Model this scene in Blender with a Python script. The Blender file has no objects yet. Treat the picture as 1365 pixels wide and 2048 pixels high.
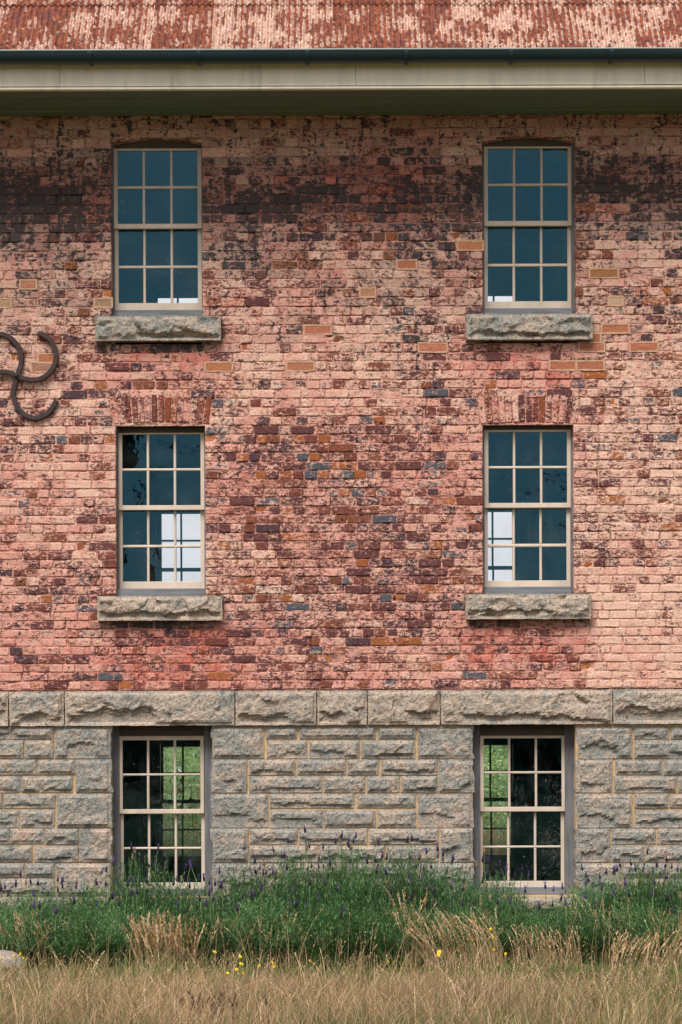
import bpy, math, random
import numpy as np
from mathutils import Vector, Matrix

# ------------------------------------------------------------------ camera, sky, sun, exposure
scene = bpy.context.scene
S = 212.0            # photo pixels per metre on the brick face
D = 20.0             # camera distance from the brick face
EYE = 1.65
ROLL = math.radians(0.2)
cam_data = bpy.data.cameras.new("camera")
cam = bpy.data.objects.new("camera", cam_data)
scene.collection.objects.link(cam)
cam_data.sensor_fit = 'VERTICAL'
cam_data.sensor_height = 36.0
cam_data.sensor_width = 24.0
cam_data.lens = 36.0 * D / (2048.0 / S)
cam_data.shift_y = 0.25
cam_data.clip_start = 0.1
cam_data.clip_end = 3000
cam.matrix_world = Matrix.Translation((0, -D, EYE)) @ Matrix.Rotation(math.radians(90), 4, 'X') @ Matrix.Rotation(-ROLL, 4, 'Z')
scene.camera = cam

SUN_DIR = Vector((-0.45, -1.0, 1.62)).normalized()
SUN_EL = math.asin(SUN_DIR.z)
world = bpy.data.worlds.new("World")
scene.world = world
world.use_nodes = True
wn = world.node_tree
wn.nodes.clear()
w_out = wn.nodes.new('ShaderNodeOutputWorld')
w_bg = wn.nodes.new('ShaderNodeBackground')
w_sky = wn.nodes.new('ShaderNodeTexSky')
w_sky.sky_type = 'NISHITA'
w_sky.sun_disc = False
w_sky.sun_elevation = SUN_EL
w_sky.sun_rotation = math.atan2(SUN_DIR.x, SUN_DIR.y)
w_sky.dust_density = 2.0
w_mix = wn.nodes.new('ShaderNodeMix')
w_mix.data_type = 'RGBA'
w_mix.inputs['B'].default_value = (10.6, 10.4, 10.6, 1)      # overcast veil
w_tc = wn.nodes.new('ShaderNodeTexCoord')
w_map = wn.nodes.new('ShaderNodeMapping')
w_map.inputs['Scale'].default_value = (1, 1, 2.5)
w_no = wn.nodes.new('ShaderNodeTexNoise')
w_no.inputs['Scale'].default_value = 3.4
w_no.inputs['Detail'].default_value = 6
w_mr = wn.nodes.new('ShaderNodeMapRange')
w_mr.inputs['From Min'].default_value = 0.35
w_mr.inputs['From Max'].default_value = 0.62
w_mr.inputs['To Min'].default_value = 0.55
w_mr.inputs['To Max'].default_value = 0.96
wn.links.new(w_tc.outputs['Generated'], w_map.inputs['Vector'])
wn.links.new(w_map.outputs['Vector'], w_no.inputs['Vector'])
wn.links.new(w_no.outputs['Fac'], w_mr.inputs['Value'])
wn.links.new(w_mr.outputs['Result'], w_mix.inputs['Factor'])
wn.links.new(w_sky.outputs['Color'], w_mix.inputs['A'])
wn.links.new(w_mix.outputs['Result'], w_bg.inputs['Color'])
w_bg.inputs['Strength'].default_value = 0.08
wn.links.new(w_bg.outputs['Background'], w_out.inputs['Surface'])

sun_data = bpy.data.lights.new("sun", 'SUN')
sun_data.energy = 4.0
sun_data.angle = math.radians(30)
sun_data.color = (1.0, 0.95, 0.89)
sun = bpy.data.objects.new("sun", sun_data)
scene.collection.objects.link(sun)
sun.rotation_euler = SUN_DIR.to_track_quat('Z', 'Y').to_euler()
sun.location = (-8, -30, 25)

scene.view_settings.view_transform = 'Standard'
scene.view_settings.look = 'None'
scene.view_settings.gamma = 1.0
scene.view_settings.use_curve_mapping = False
scene.view_settings.exposure = 0.25
scene.cycles.max_bounces = 8
scene.cycles.transparent_max_bounces = 16

# ------------------------------------------------------------------ helpers
random.seed(7)
R = random.Random(11)
NR = np.random.default_rng(5)
ca, sa = math.cos(ROLL), math.sin(ROLL)
COL = scene.collection.objects


def P(px, py, y=0.0):
    """photo pixel on the plane at depth y -> (x, z) in metres"""
    dx, dy = px - 682.5, 1536.0 - py
    k = (D + y) / (D * S)
    return ((ca * dx + sa * dy) * k, EYE + (-sa * dx + ca * dy) * k)


def wx(px):
    return (px - 682.5) / S


def wz(py):
    return EYE + (1536.0 - py) / S


def to_px(x, z):
    return 682.5 + x * S, 1536.0 - (z - EYE) * S


def lin(c):
    return tuple((v / 255 / 12.92) if v / 255 <= 0.04045 else ((v / 255 + 0.055) / 1.055) ** 2.4 for v in c)


KA = 1.25


def C(r, g, b, k=1.0):
    """photo colour of a surface in open light -> base colour"""
    return tuple(min(0.9, v / KA * k) for v in lin((r, g, b)))


def vhash(xi, yi, seed):
    h = (xi.astype(np.int64) * 374761393 + yi.astype(np.int64) * 668265263 + seed * 974634777) & 0xffffffff
    h = ((h ^ (h >> 13)) * 1274126177) & 0xffffffff
    h = ((h ^ (h >> 16)) * 2246822519) & 0xffffffff
    return ((h ^ (h >> 15)) & 0xffffff) / float(0xffffff)


def vnoise(x, y, seed=0):
    x = np.asarray(x, float)
    y = np.asarray(y, float)
    xi, yi = np.floor(x), np.floor(y)
    fx, fy = x - xi, y - yi
    fx = fx * fx * (3 - 2 * fx)
    fy = fy * fy * (3 - 2 * fy)
    a = vhash(xi, yi, seed)
    b = vhash(xi + 1, yi, seed)
    c = vhash(xi, yi + 1, seed)
    d = vhash(xi + 1, yi + 1, seed)
    return (a * (1 - fx) + b * fx) * (1 - fy) + (c * (1 - fx) + d * fx) * fy


def fbm(x, y, seed=0, octv=4):
    v, a, t = 0, 1.0, 0
    for o in range(octv):
        v = v + a * vnoise(np.asarray(x) * 2 ** o, np.asarray(y) * 2 ** o, seed + o * 17)
        t += a
        a *= 0.5
    return v / t


def sstep(a, b, x):
    t = np.clip((np.asarray(x, float) - a) / (b - a), 0, 1)
    return t * t * (3 - 2 * t)


def tag(o, label=None, cat=None, group=None, kind=None):
    if label:
        o['label'] = label
    if cat:
        o['category'] = cat
    if group:
        o['group'] = group
    if kind:
        o['kind'] = kind
    return o


def empty(name, loc=(0, 0, 0), parent=None):
    o = bpy.data.objects.new(name, None)
    COL.link(o)
    o.location = loc
    o.empty_display_size = 0.2
    if parent:
        o.parent = parent
    return o


def mesh_np(name, V, F, attrs=None, smooth=False):
    """V (n,3); F list of arrays each (m,k) with k verts per face"""
    me = bpy.data.meshes.new(name)
    V = np.ascontiguousarray(V, dtype=np.float32)
    Fs = [np.asarray(f, dtype=np.int32) for f in F if len(f)]
    nl = sum(f.size for f in Fs)
    nf = sum(len(f) for f in Fs)
    me.vertices.add(len(V))
    me.vertices.foreach_set('co', V.ravel())
    me.loops.add(nl)
    me.polygons.add(nf)
    me.loops.foreach_set('vertex_index', np.concatenate([f.ravel() for f in Fs]))
    starts, s = [], 0
    for f in Fs:
        starts.append(s + np.arange(len(f)) * f.shape[1])
        s += f.size
    me.polygons.foreach_set('loop_start', np.concatenate(starts).astype(np.int32))
    if smooth:
        me.polygons.foreach_set('use_smooth', np.ones(nf, dtype=bool))
    else:
        me.polygons.foreach_set('use_smooth', np.zeros(nf, dtype=bool))
    for k, a in (attrs or {}).items():
        at = me.attributes.new(k, 'FLOAT_COLOR', 'POINT')
        at.data.foreach_set('color', np.ascontiguousarray(a, dtype=np.float32).ravel())
    me.update(calc_edges=True)
    return me


def add(name, me, mat, parent=None, loc=(0, 0, 0)):
    o = bpy.data.objects.new(name, me)
    if mat is not None and len(me.materials) == 0:
        me.materials.append(mat)
    COL.link(o)
    o.location = loc
    if parent:
        o.parent = parent
    return o


class MB:
    """collects boxes, prisms and tubes into one mesh"""

    def __init__(self):
        self.v, self.f = [], []

    def box(self, x0, x1, y0, y1, z0, z1):
        n = len(self.v)
        self.v += [(x0, y0, z0), (x1, y0, z0), (x1, y1, z0), (x0, y1, z0), (x0, y0, z1), (x1, y0, z1), (x1, y1, z1), (x0, y1, z1)]
        self.f += [tuple(n + i for i in q) for q in ((0, 3, 2, 1), (4, 5, 6, 7), (0, 1, 5, 4), (1, 2, 6, 5), (2, 3, 7, 6), (3, 0, 4, 7))]
        return self

    def bar(self, x0, x1, y0, y1, z0, z1, b=0.004):
        """box with its front edges chamfered by b (front = y0)"""
        n = len(self.v)
        for y, i in ((y0, b), (y0 + b, 0), (y1, 0)):
            self.v += [(x0 + i, y, z0 + i), (x1 - i, y, z0 + i), (x1 - i, y, z1 - i), (x0 + i, y, z1 - i)]
        self.f += [(n, n + 1, n + 2, n + 3), (n + 11, n + 10, n + 9, n + 8)]
        for r in (0, 4):
            for i in range(4):
                j = (i + 1) % 4
                self.f.append((n + r + i, n + r + 4 + i, n + r + 4 + j, n + r + j))
        return self

    def poly(self, pts, f):
        n = len(self.v)
        self.v += pts
        self.f += [tuple(n + i for i in q) for q in f]
        return self

    def tube(self, pts, r, seg=6, cap=True):
        n = len(self.v)
        m = len(pts)
        rr = r if hasattr(r, '__len__') else [r] * m
        for i, p in enumerate(pts):
            a = Vector(pts[max(0, i - 1)])
            b = Vector(pts[min(m - 1, i + 1)])
            d = (b - a).normalized()
            u = d.cross(Vector((0.31, 0.87, 0.19))).normalized()
            w = d.cross(u)
            for k in range(seg):
                t = 2 * math.pi * k / seg
                q = Vector(p) + (u * math.cos(t) + w * math.sin(t)) * rr[i]
                self.v.append(tuple(q))
        for i in range(m - 1):
            for k in range(seg):
                j = (k + 1) % seg
                self.f.append((n + i * seg + k, n + i * seg + j, n + (i + 1) * seg + j, n + (i + 1) * seg + k))
        if cap:
            self.f.append(tuple(n + k for k in range(seg))[::-1])
            self.f.append(tuple(n + (m - 1) * seg + k for k in range(seg)))
        return self

    def mesh(self, name, smooth=False):
        me = bpy.data.meshes.new(name)
        me.from_pydata(self.v, [], self.f)
        if smooth:
            me.polygons.foreach_set('use_smooth', np.ones(len(me.polygons), dtype=bool))
        me.update()
        return me

    def build(self, name, mat, parent=None, smooth=False, loc=(0, 0, 0)):
        return add(name, self.mesh(name, smooth), mat, parent, loc)


# ------------------------------------------------------------------ materials
class NT:
    def __init__(self, name):
        self.m = bpy.data.materials.new(name)
        self.m.use_nodes = True
        self.t = self.m.node_tree
        self.t.nodes.clear()
        self.out = self.n('ShaderNodeOutputMaterial')

    def n(self, t, **kw):
        o = self.t.nodes.new(t)
        for k, v in kw.items():
            setattr(o, k, v)
        return o

    def put(self, sock, v):
        if isinstance(v, bpy.types.NodeSocket):
            self.t.links.new(v, sock)
        elif v is not None:
            if hasattr(sock.default_value, '__len__') and hasattr(v, '__len__') and len(v) == 3 and len(sock.default_value) == 4:
                v = (*v, 1)
            sock.default_value = v

    def pos(self):
        return self.n('ShaderNodeNewGeometry').outputs['Position']

    def obj(self):
        return self.n('ShaderNodeTexCoord').outputs['Object']

    def attr(self, name):
        a = self.n('ShaderNodeAttribute', attribute_name=name)
        return a.outputs['Color'], a.outputs['Alpha']

    def sep(self, c):
        s = self.n('ShaderNodeSeparateColor')
        self.put(s.inputs[0], c)
        return s.outputs

    def sepv(self, c):
        s = self.n('ShaderNodeSeparateXYZ')
        self.put(s.inputs[0], c)
        return s.outputs

    def comb(self, x, y, z):
        s = self.n('ShaderNodeCombineXYZ')
        for i, v in enumerate((x, y, z)):
            self.put(s.inputs[i], v)
        return s.outputs[0]

    def scale(self, v, sc):
        m = self.n('ShaderNodeVectorMath', operation='MULTIPLY')
        self.put(m.inputs[0], v)
        m.inputs[1].default_value = sc if hasattr(sc, '__len__') else (sc, sc, sc)
        return m.outputs[0]

    def addv(self, v, w):
        m = self.n('ShaderNodeVectorMath', operation='ADD')
        self.put(m.inputs[0], v)
        self.put(m.inputs[1], w)
        return m.outputs[0]

    def noise(self, v, scale=1.0, detail=4, rough=0.5, dist=0.0):
        o = self.n('ShaderNodeTexNoise')
        self.put(o.inputs['Vector'], v)
        o.inputs['Scale'].default_value = scale
        o.inputs['Detail'].default_value = detail
        o.inputs['Roughness'].default_value = rough
        o.inputs['Distortion'].default_value = dist
        return o.outputs['Fac']

    def math(self, op, a, b=None, c=None, clamp=False):
        o = self.n('ShaderNodeMath', operation=op, use_clamp=clamp)
        for i, v in enumerate((a, b, c)):
            if v is not None:
                self.put(o.inputs[i], v)
        return o.outputs[0]

    def ramp(self, v, a, b, lo=0.0, hi=1.0, smooth=True):
        o = self.n('ShaderNodeMapRange', interpolation_type='SMOOTHSTEP' if smooth else 'LINEAR')
        self.put(o.inputs['Value'], v)
        for k, x in (('From Min', a), ('From Max', b), ('To Min', lo), ('To Max', hi)):
            self.put(o.inputs[k], x)
        return o.outputs['Result']

    def mix(self, f, a, b, mode='MIX'):
        o = self.n('ShaderNodeMix', data_type='RGBA', blend_type=mode)
        self.put(o.inputs['Factor'], f)
        self.put(o.inputs['A'], a)
        self.put(o.inputs['B'], b)
        return o.outputs['Result']

    def value(self, col, f):
        """scale a colour by a factor"""
        m = self.n('ShaderNodeVectorMath', operation='SCALE')
        self.put(m.inputs[0], col)
        self.put(m.inputs['Scale'], f)
        return m.outputs[0]

    def finish(self, col, rough=0.85, bump=None, bstr=0.5, bdist=0.01, spec=0.3, metal=0.0, trans=None):
        b = self.n('ShaderNodeBsdfPrincipled')
        self.put(b.inputs['Base Color'], col)
        self.put(b.inputs['Roughness'], rough)
        b.inputs['Specular IOR Level'].default_value = spec
        b.inputs['Metallic'].default_value = metal
        if bump is not None:
            bm = self.n('ShaderNodeBump')
            bm.inputs['Strength'].default_value = bstr
            bm.inputs['Distance'].default_value = bdist
            self.put(bm.inputs['Height'], bump)
            self.t.links.new(bm.outputs[0], b.inputs['Normal'])
        sh = b.outputs[0]
        if trans:
            tr = self.n('ShaderNodeBsdfTranslucent')
            self.put(tr.inputs['Color'], col)
            ms = self.n('ShaderNodeMixShader')
            ms.inputs[0].default_value = trans
            self.t.links.new(sh, ms.inputs[1])
            self.t.links.new(tr.outputs[0], ms.inputs[2])
            sh = ms.outputs[0]
        self.t.links.new(sh, self.out.inputs['Surface'])
        return self.m


def mat_brick():
    t = NT("weathered_painted_brick")
    p = t.pos()
    tint, cover = t.attr('tint')
    wear_shade, flat = t.attr('wear_shade')
    hue, soot_shade, rnd = t.sep(wear_shade)[:3]
    n1 = t.noise(t.scale(p, (1, 1, 1.45)), 24, 8, 0.72)
    n2 = t.noise(p, 105, 4, 0.65)
    n3 = t.noise(t.scale(p, (1, 1, 1)), 5, 4, 0.55)
    ns = t.noise(t.scale(p, (22, 22, 150)), 1, 4, 0.6)          # horizontal scuffs
    e = t.math('MULTIPLY_ADD', t.math('SUBTRACT', n1, 0.5), 2.9, cover)
    e = t.math('MULTIPLY_ADD', t.math('SUBTRACT', n2, 0.5), 1.3, e)
    e = t.math('MULTIPLY_ADD', t.math('SUBTRACT', ns, 0.5), 1.1, e)
    n8 = t.noise(t.scale(p, (1, 1, 1.7)), 6.5, 5, 0.6)
    e = t.math('MULTIPLY_ADD', t.math('SUBTRACT', n8, 0.5), 1.5, e)
    mask = t.ramp(e, 0.38, 0.62)
    cream, pink, salm = C(245, 201, 179), C(234, 171, 154), C(222, 130, 112)
    h = t.math('MULTIPLY_ADD', t.math('SUBTRACT', n3, 0.5), 1.2, hue)
    paint = t.mix(t.ramp(h, 0.0, 0.5), cream, pink)
    paint = t.mix(t.ramp(h, 0.5, 1.0), paint, salm)
    paint = t.value(paint, t.ramp(t.noise(p, 60, 5, 0.7), 0.3, 0.7, 0.66, 1.12))
    bare = t.value(tint, t.ramp(t.noise(p, 75, 5, 0.65), 0.25, 0.75, 0.62, 1.38))
    film = t.ramp(t.noise(t.scale(p, (1, 1, 1.6)), 34, 5, 0.6), 0.52, 0.68, 0, 0.38)
    bare = t.mix(t.math('MULTIPLY', film, t.ramp(flat, 0.4, 0.6, 1, 0)), bare, C(168, 128, 122))
    col = t.mix(mask, bare, paint)
    # sooty stains, algae, and shade painted under eaves and sills
    n6 = t.noise(t.scale(p, (1, 1, 1.3)), 17, 7, 0.68)
    n7 = t.noise(p, 2.2, 3, 0.5)
    s = t.math('MULTIPLY_ADD', t.math('SUBTRACT', n6, 0.5), 3.9, soot_shade)
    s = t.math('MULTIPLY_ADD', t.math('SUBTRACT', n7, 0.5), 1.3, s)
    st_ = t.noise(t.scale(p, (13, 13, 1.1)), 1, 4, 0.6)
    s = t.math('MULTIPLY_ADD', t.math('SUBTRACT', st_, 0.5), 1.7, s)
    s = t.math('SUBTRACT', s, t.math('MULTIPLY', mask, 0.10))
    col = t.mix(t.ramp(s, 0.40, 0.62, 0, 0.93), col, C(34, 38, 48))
    grime_shade = t.ramp(t.math('MULTIPLY_ADD', t.math('SUBTRACT', n2, 0.5), 1.2, soot_shade), 0.02, 0.6, 0, 0.52)
    col = t.mix(grime_shade, col, C(94, 84, 80))
    jt = t.ramp(t.noise(t.scale(p, (7, 7, 75)), 1, 4, 0.65), 0.50, 0.60, 0, 0.8)
    col = t.mix(t.math('MULTIPLY', jt, rnd), col, C(84, 60, 58))
    # fine pock marks
    pk = t.ramp(t.noise(p, 85, 2, 0.5), 0.67, 0.72, 0, 0.75)
    col = t.mix(t.math('MULTIPLY', pk, t.ramp(flat, 0.4, 0.6, 1, 0)), col, C(66, 52, 54))
    # white runs below the eaves
    xyz = t.sepv(p)
    run = t.noise(t.comb(t.math('MULTIPLY', xyz[0], 34), 0.0, t.math('MULTIPLY', xyz[2], 3.2)), 1, 2, 0.5)
    runm = t.math('MULTIPLY', t.ramp(run, 0.705, 0.735), t.ramp(xyz[2], wz(310), wz(270)))
    col = t.mix(t.math('MULTIPLY', runm, 0.75), col, C(225, 210, 175))
    hgt = t.math('ADD', t.math('MULTIPLY', mask, 0.35), t.math('MULTIPLY', n1, 0.9))
    hgt = t.math('MULTIPLY_ADD', n2, 0.5, hgt)
    return t.finish(col, 0.92, hgt, 0.55, 0.006, 0.15)


def mat_granite(name, warm=0.5):
    t = NT(name)
    p = t.pos()
    n1 = t.noise(p, 52, 6, 0.8)
    n2 = t.noise(t.addv(p, (7, 3, 1)), 70, 4, 0.75)
    big = t.noise(p, 2.4, 4, 0.6)
    mid = t.noise(p, 11, 4, 0.6)
    base = t.mix(t.ramp(t.math('ADD', big, t.math('MULTIPLY', t.math('SUBTRACT', mid, 0.5), 0.8)), 0.5 - 0.3 * warm, 0.8 - 0.3 * warm), C(166, 165, 158), C(206, 186, 168))
    base = t.mix(t.ramp(n1, 0.52, 0.60, 0, 0.92), base, C(66, 74, 78))
    base = t.mix(t.ramp(n2, 0.55, 0.63, 0, 0.7), base, C(228, 208, 186))
    base = t.mix(t.ramp(t.noise(p, 45, 3, 0.6), 0.6, 0.68, 0, 0.5), base, C(96, 88, 86))
    blot = t.ramp(t.noise(t.addv(p, (1, 9, 4)), 5.5, 2, 0.4), 0.70, 0.745, 0, 0.55)
    base = t.mix(blot, base, C(70, 92, 104))
    pinkp = t.ramp(t.noise(t.addv(p, (5, 2, 8)), 4.2, 3, 0.5), 0.62, 0.75, 0, 0.4)
    base = t.mix(pinkp, base, C(206, 160, 138))
    hgt = t.math('ADD', t.math('MULTIPLY', n1, 0.8), t.math('MULTIPLY', t.noise(p, 24, 6, 0.7), 1.6))
    return t.finish(t.value(base, 1.0), 0.9, hgt, 0.9, 0.018, 0.2)


def mat_plain(name, col, var=0.15, rough=0.7, scale=8, stretch=(1, 1, 1), bstr=0.2, spec=0.3, dirt=None, dirt_lo=0.55, dirt_hi=0.75, metal=0.0):
    t = NT(name)
    p = t.scale(t.pos(), stretch)
    n = t.noise(p, scale, 5, 0.6)
    c = t.value(col, t.ramp(n, 0.25, 0.75, 1 - var, 1 + var))
    if dirt:
        c = t.mix(t.ramp(t.noise(p, scale * 0.6, 6, 0.65), dirt_lo, dirt_hi, 0, 0.7), c, dirt)
    return t.finish(c, rough, t.noise(p, scale * 4, 4, 0.6), bstr, 0.004, spec, metal)


def mat_glass():
    t = NT("old_window_glass")
    p = t.pos()
    geo = t.n('ShaderNodeNewGeometry')
    gl = t.n('ShaderNodeBsdfGlossy')
    gl.inputs['Color'].default_value = (0.18, 0.56, 0.77, 1)
    gl.inputs['Roughness'].default_value = 0.004
    bm = t.n('ShaderNodeBump')
    bm.inputs['Strength'].default_value = 0.35
    bm.inputs['Distance'].default_value = 0.002
    t.put(bm.inputs['Height'], t.noise(p, 6, 2, 0.5))
    t.t.links.new(bm.outputs[0], gl.inputs['Normal'])
    tr = t.n('ShaderNodeBsdfTransparent')
    tr.inputs['Color'].default_value = (1.0, 1.0, 1.0, 1)
    fr = t.n('ShaderNodeFresnel')
    fr.inputs['IOR'].default_value = 1.58
    ms = t.n('ShaderNodeMixShader')
    t.t.links.new(fr.outputs[0], ms.inputs[0])
    t.t.links.new(tr.outputs[0], ms.inputs[1])
    t.t.links.new(gl.outputs[0], ms.inputs[2])
    # dust and webs
    df = t.n('ShaderNodeBsdfDiffuse')
    df.inputs['Color'].default_value = (0.62, 0.64, 0.6, 1)
    sp = t.ramp(t.noise(p, 48, 2, 0.5), 0.73, 0.77, 0, 0.35)
    web = t.math('MULTIPLY', t.ramp(t.noise(p, 2.3, 2, 0.5), 0.52, 0.68), t.ramp(t.math('ABSOLUTE', t.math('SUBTRACT', t.noise(p, 13, 4, 0.6, 0.6), 0.5)), 0.010, 0.0, 0, 0.2))
    film = t.ramp(t.noise(p, 3.1, 5, 0.6), 0.42, 0.8, 0.0, 0.03)
    dm = t.math('ADD', t.math('ADD', sp, web), film, clamp=True)
    m2 = t.n('ShaderNodeMixShader')
    t.put(m2.inputs[0], dm)
    t.t.links.new(ms.outputs[0], m2.inputs[1])
    t.t.links.new(df.outputs[0], m2.inputs[2])
    t.t.links.new(m2.outputs[0], t.out.inputs['Surface'])
    return t.m


ROOF_P = math.radians(50)
LAP = 0.773
CORR = 0.0548


def mat_rust():
    t = NT("rusty_corrugated_iron")
    x, y, z = t.sepv(t.pos())[:3]
    s = t.math('DIVIDE', z, math.sin(ROOF_P))
    lane = t.math('FLOOR', t.math('DIVIDE', x, CORR))
    wh = t.n('ShaderNodeTexWhiteNoise', noise_dimensions='1D')
    t.put(wh.inputs['W'], lane)
    lo = wh.outputs['Value']
    sheet = t.math('FLOOR', t.math('DIVIDE', t.math('SUBTRACT', x, -2.245), 10 * CORR))
    w2 = t.n('ShaderNodeTexWhiteNoise', noise_dimensions='1D')
    t.put(w2.inputs['W'], sheet)
    s2 = t.math('MULTIPLY_ADD', lo, 0.10, s)
    v = t.comb(t.math('MULTIPLY', x, 5.0), t.math('MULTIPLY', sheet, 3.7), t.math('MULTIPLY', s2, 3.6))
    n = t.noise(v, 1, 4, 0.55)
    v2 = t.comb(t.math('MULTIPLY', x, 30.0), t.math('MULTIPLY', sheet, 1.7), t.math('MULTIPLY', s, 20))
    nf = t.noise(v2, 1, 4, 0.6)
    ph = t.math('SINE', t.math('MULTIPLY', x, 2 * math.pi / CORR))
    e = t.math('MULTIPLY_ADD', t.math('SUBTRACT', nf, 0.5), 0.36, n)
    e = t.math('MULTIPLY_ADD', ph, 0.085, e)
    e = t.math('MULTIPLY_ADD', t.math('SUBTRACT', w2.outputs['Value'], 0.5), 0.14, e)
    paintm = t.ramp(e, 0.505, 0.555)
    fine = t.noise(t.comb(t.math('MULTIPLY', x, 60), y, t.math('MULTIPLY', s, 45)), 1, 5, 0.65)
    rust = t.mix(t.ramp(nf, 0.35, 0.65), C(102, 56, 46), C(152, 84, 56))
    rust = t.mix(t.ramp(n, 0.25, 0.42, 0.5, 0), rust, C(104, 62, 74))
    rust = t.value(rust, t.ramp(fine, 0.25, 0.75, 0.7, 1.25))
    pale = t.mix(t.ramp(fine, 0.35, 0.6), C(224, 194, 166), C(180, 134, 124))
    pale = t.value(pale, t.ramp(nf, 0.3, 0.7, 0.8, 1.1))
    col = t.mix(paintm, rust, pale)
    return t.finish(col, 0.8, fine, 0.3, 0.003, 0.25)


def mat_leaf(name, c1, c2, trans=0.25, rough=0.7):
    t = NT(name)
    col, a = t.attr('tint')
    p = t.pos()
    c = t.mix(t.sep(col)[0], c1, c2)
    c = t.value(c, t.ramp(t.noise(p, 3, 3, 0.5), 0.3, 0.7, 0.75, 1.2))
    return t.finish(c, rough, spec=0.2, trans=trans)


def mat_attr(name, trans=0.2, rough=0.8):
    t = NT(name)
    col, a = t.attr('tint')
    return t.finish(col, rough, spec=0.15, trans=trans)


M_BRICK = mat_brick()
M_GRAN = mat_granite("grey_granite", 0.35)
M_GRANB = mat_granite("pinkish_granite", 0.75)
M_SMORT = mat_plain("tan_lime_mortar", C(218, 182, 138), 0.18, 0.95, 20, dirt=C(150, 125, 90), bstr=0.5)
M_PATCH = mat_plain("fresh_tan_mortar", C(206, 166, 136), 0.18, 0.95, 26, dirt=C(190, 150, 120), bstr=0.5)
M_CREAM = mat_plain("cream_window_paint", C(222, 204, 186), 0.10, 0.55, 7, (1, 1, 0.4), 0.15, dirt=C(146, 132, 120), dirt_lo=0.52, dirt_hi=0.85)
M_TIMB = mat_plain("grey_weathered_timber", C(118, 118, 122), 0.28, 0.9, 30, (1, 1, 0.09), 0.6, dirt=C(80, 74, 74))
M_TIMBH = mat_plain("grey_weathered_timber_sill", C(120, 124, 128), 0.28, 0.9, 30, (0.09, 1, 1), 0.6, dirt=C(84, 78, 80))
M_HEAD = mat_plain("dark_timber_head", C(88, 78, 70), 0.2, 0.9, 12, (0.3, 1, 1))
M_FASC = mat_plain("cream_fascia_paint", C(255, 246, 226), 0.08, 0.5, 9, (1, 1, 0.12), 0.1, dirt=C(150, 146, 120), dirt_lo=0.52, dirt_hi=0.85)
M_SOFF = mat_plain("olive_soffit_paint", C(112, 132, 116), 0.1, 0.6, 4, (0.3, 2, 1), 0.15, dirt=C(70, 75, 60), dirt_lo=0.6, dirt_hi=0.85)
M_GUTT = mat_plain("dark_teal_gutter_paint", C(17, 50, 58), 0.12, 0.35, 6, (0.4, 1, 1), 0.1, spec=0.5)
M_RUST = mat_rust()
M_IRON = mat_plain("black_wrought_iron", C(62, 48, 48), 0.3, 0.75, 18, dirt=C(112, 70, 56), bstr=0.4, spec=0.4)
M_GLASS = mat_glass()
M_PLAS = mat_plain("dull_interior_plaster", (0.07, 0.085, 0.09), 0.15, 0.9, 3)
M_BRASS = mat_plain("pale_sash_lock", C(215, 190, 150), 0.1, 0.5, 20)
M_SCREW = mat_plain("grey_screw_head", C(70, 80, 88), 0.1, 0.6, 20, metal=0.3)
M_LAV = mat_leaf("lavender_leaf", C(36, 84, 56), C(128, 168, 102), 0.3)
M_SPIKE = mat_attr("lavender_flower", 0.15)
M_GRASS = mat_attr("dry_grass", 0.3)
M_TREE = mat_leaf("tree_leaf", (0.05, 0.13, 0.09), (0.10, 0.20, 0.12), 0.2)
M_HEDGE = mat_leaf("garden_leaf", C(160, 210, 160), C(220, 238, 172), 0.5)
M_BARK = mat_plain("bark", C(110, 95, 80), 0.3, 0.95, 10, (1, 1, 0.2), 0.8)
M_UMB = mat_attr("white_umbel", 0.3)
M_YEL = mat_plain("yellow_petal", C(245, 205, 30), 0.1, 0.7, 30)
M_WIRE = mat_plain("black_cable", (0.02, 0.02, 0.02), 0.05, 0.6, 5)


def mat_ground():
    t = NT("dry_ground")
    p = t.pos()
    c = t.mix(t.ramp(t.noise(p, 0.5, 6, 0.6), 0.35, 0.65), C(120, 100, 66), C(86, 88, 52))
    c = t.value(c, t.ramp(t.noise(p, 9, 5, 0.7), 0.25, 0.75, 0.6, 1.2))
    return t.finish(c, 0.95, t.noise(p, 12, 5, 0.7), 0.6, 0.03, 0.1)


M_GROUND = mat_ground()

# ------------------------------------------------------------------ ground
gx = np.concatenate([[-900, -300, -100, -40], np.linspace(-14, 14, 57), [40, 100, 300, 900]])
gy = np.concatenate([[-900, -300, -120, -50], np.linspace(-22, 24, 93), [50, 120, 300, 900]])
GX, GY = np.meshgrid(gx, gy)


def ground_z(x, y):
    near = sstep(30, 12, np.abs(x)) * sstep(40, 20, np.abs(y))
    return (fbm(x * 0.6, y * 0.6, 3, 4) - 0.5) * 0.10 * near * sstep(-0.2, -1.0, np.where(y > 3, -1.2, y)) - 0.01


GZ = ground_z(GX, GY)
nxg, nyg = len(gx), len(gy)
idx = np.arange(nxg * nyg).reshape(nyg, nxg)
gf = np.stack([idx[:-1, :-1], idx[:-1, 1:], idx[1:, 1:], idx[1:, :-1]], -1).reshape(-1, 4)
gme = mesh_np("ground", np.stack([GX, GY, GZ], -1).reshape(-1, 3), [gf], smooth=True)
tag(add("ground", gme, M_GROUND), "dry grassy ground in front of and behind the old brick building", kind='structure')

# ------------------------------------------------------------------ the building
bld = empty("brick_building", (0, 0, 0))
tag(bld, "old two storey brick building on a granite basement under a rusty iron roof", "building")

X0, X1 = -5.4, 5.4                  # building ends
DEPTH = 6.3                         # front glass to rear glass
YB0, YB1 = 6.1, 6.5                 # rear wall
Z_TOP = wz(228)                     # soffit line
Z_BAND1, Z_BAND0 = wz(1380.5), wz(1450)
WT = 0.36

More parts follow.
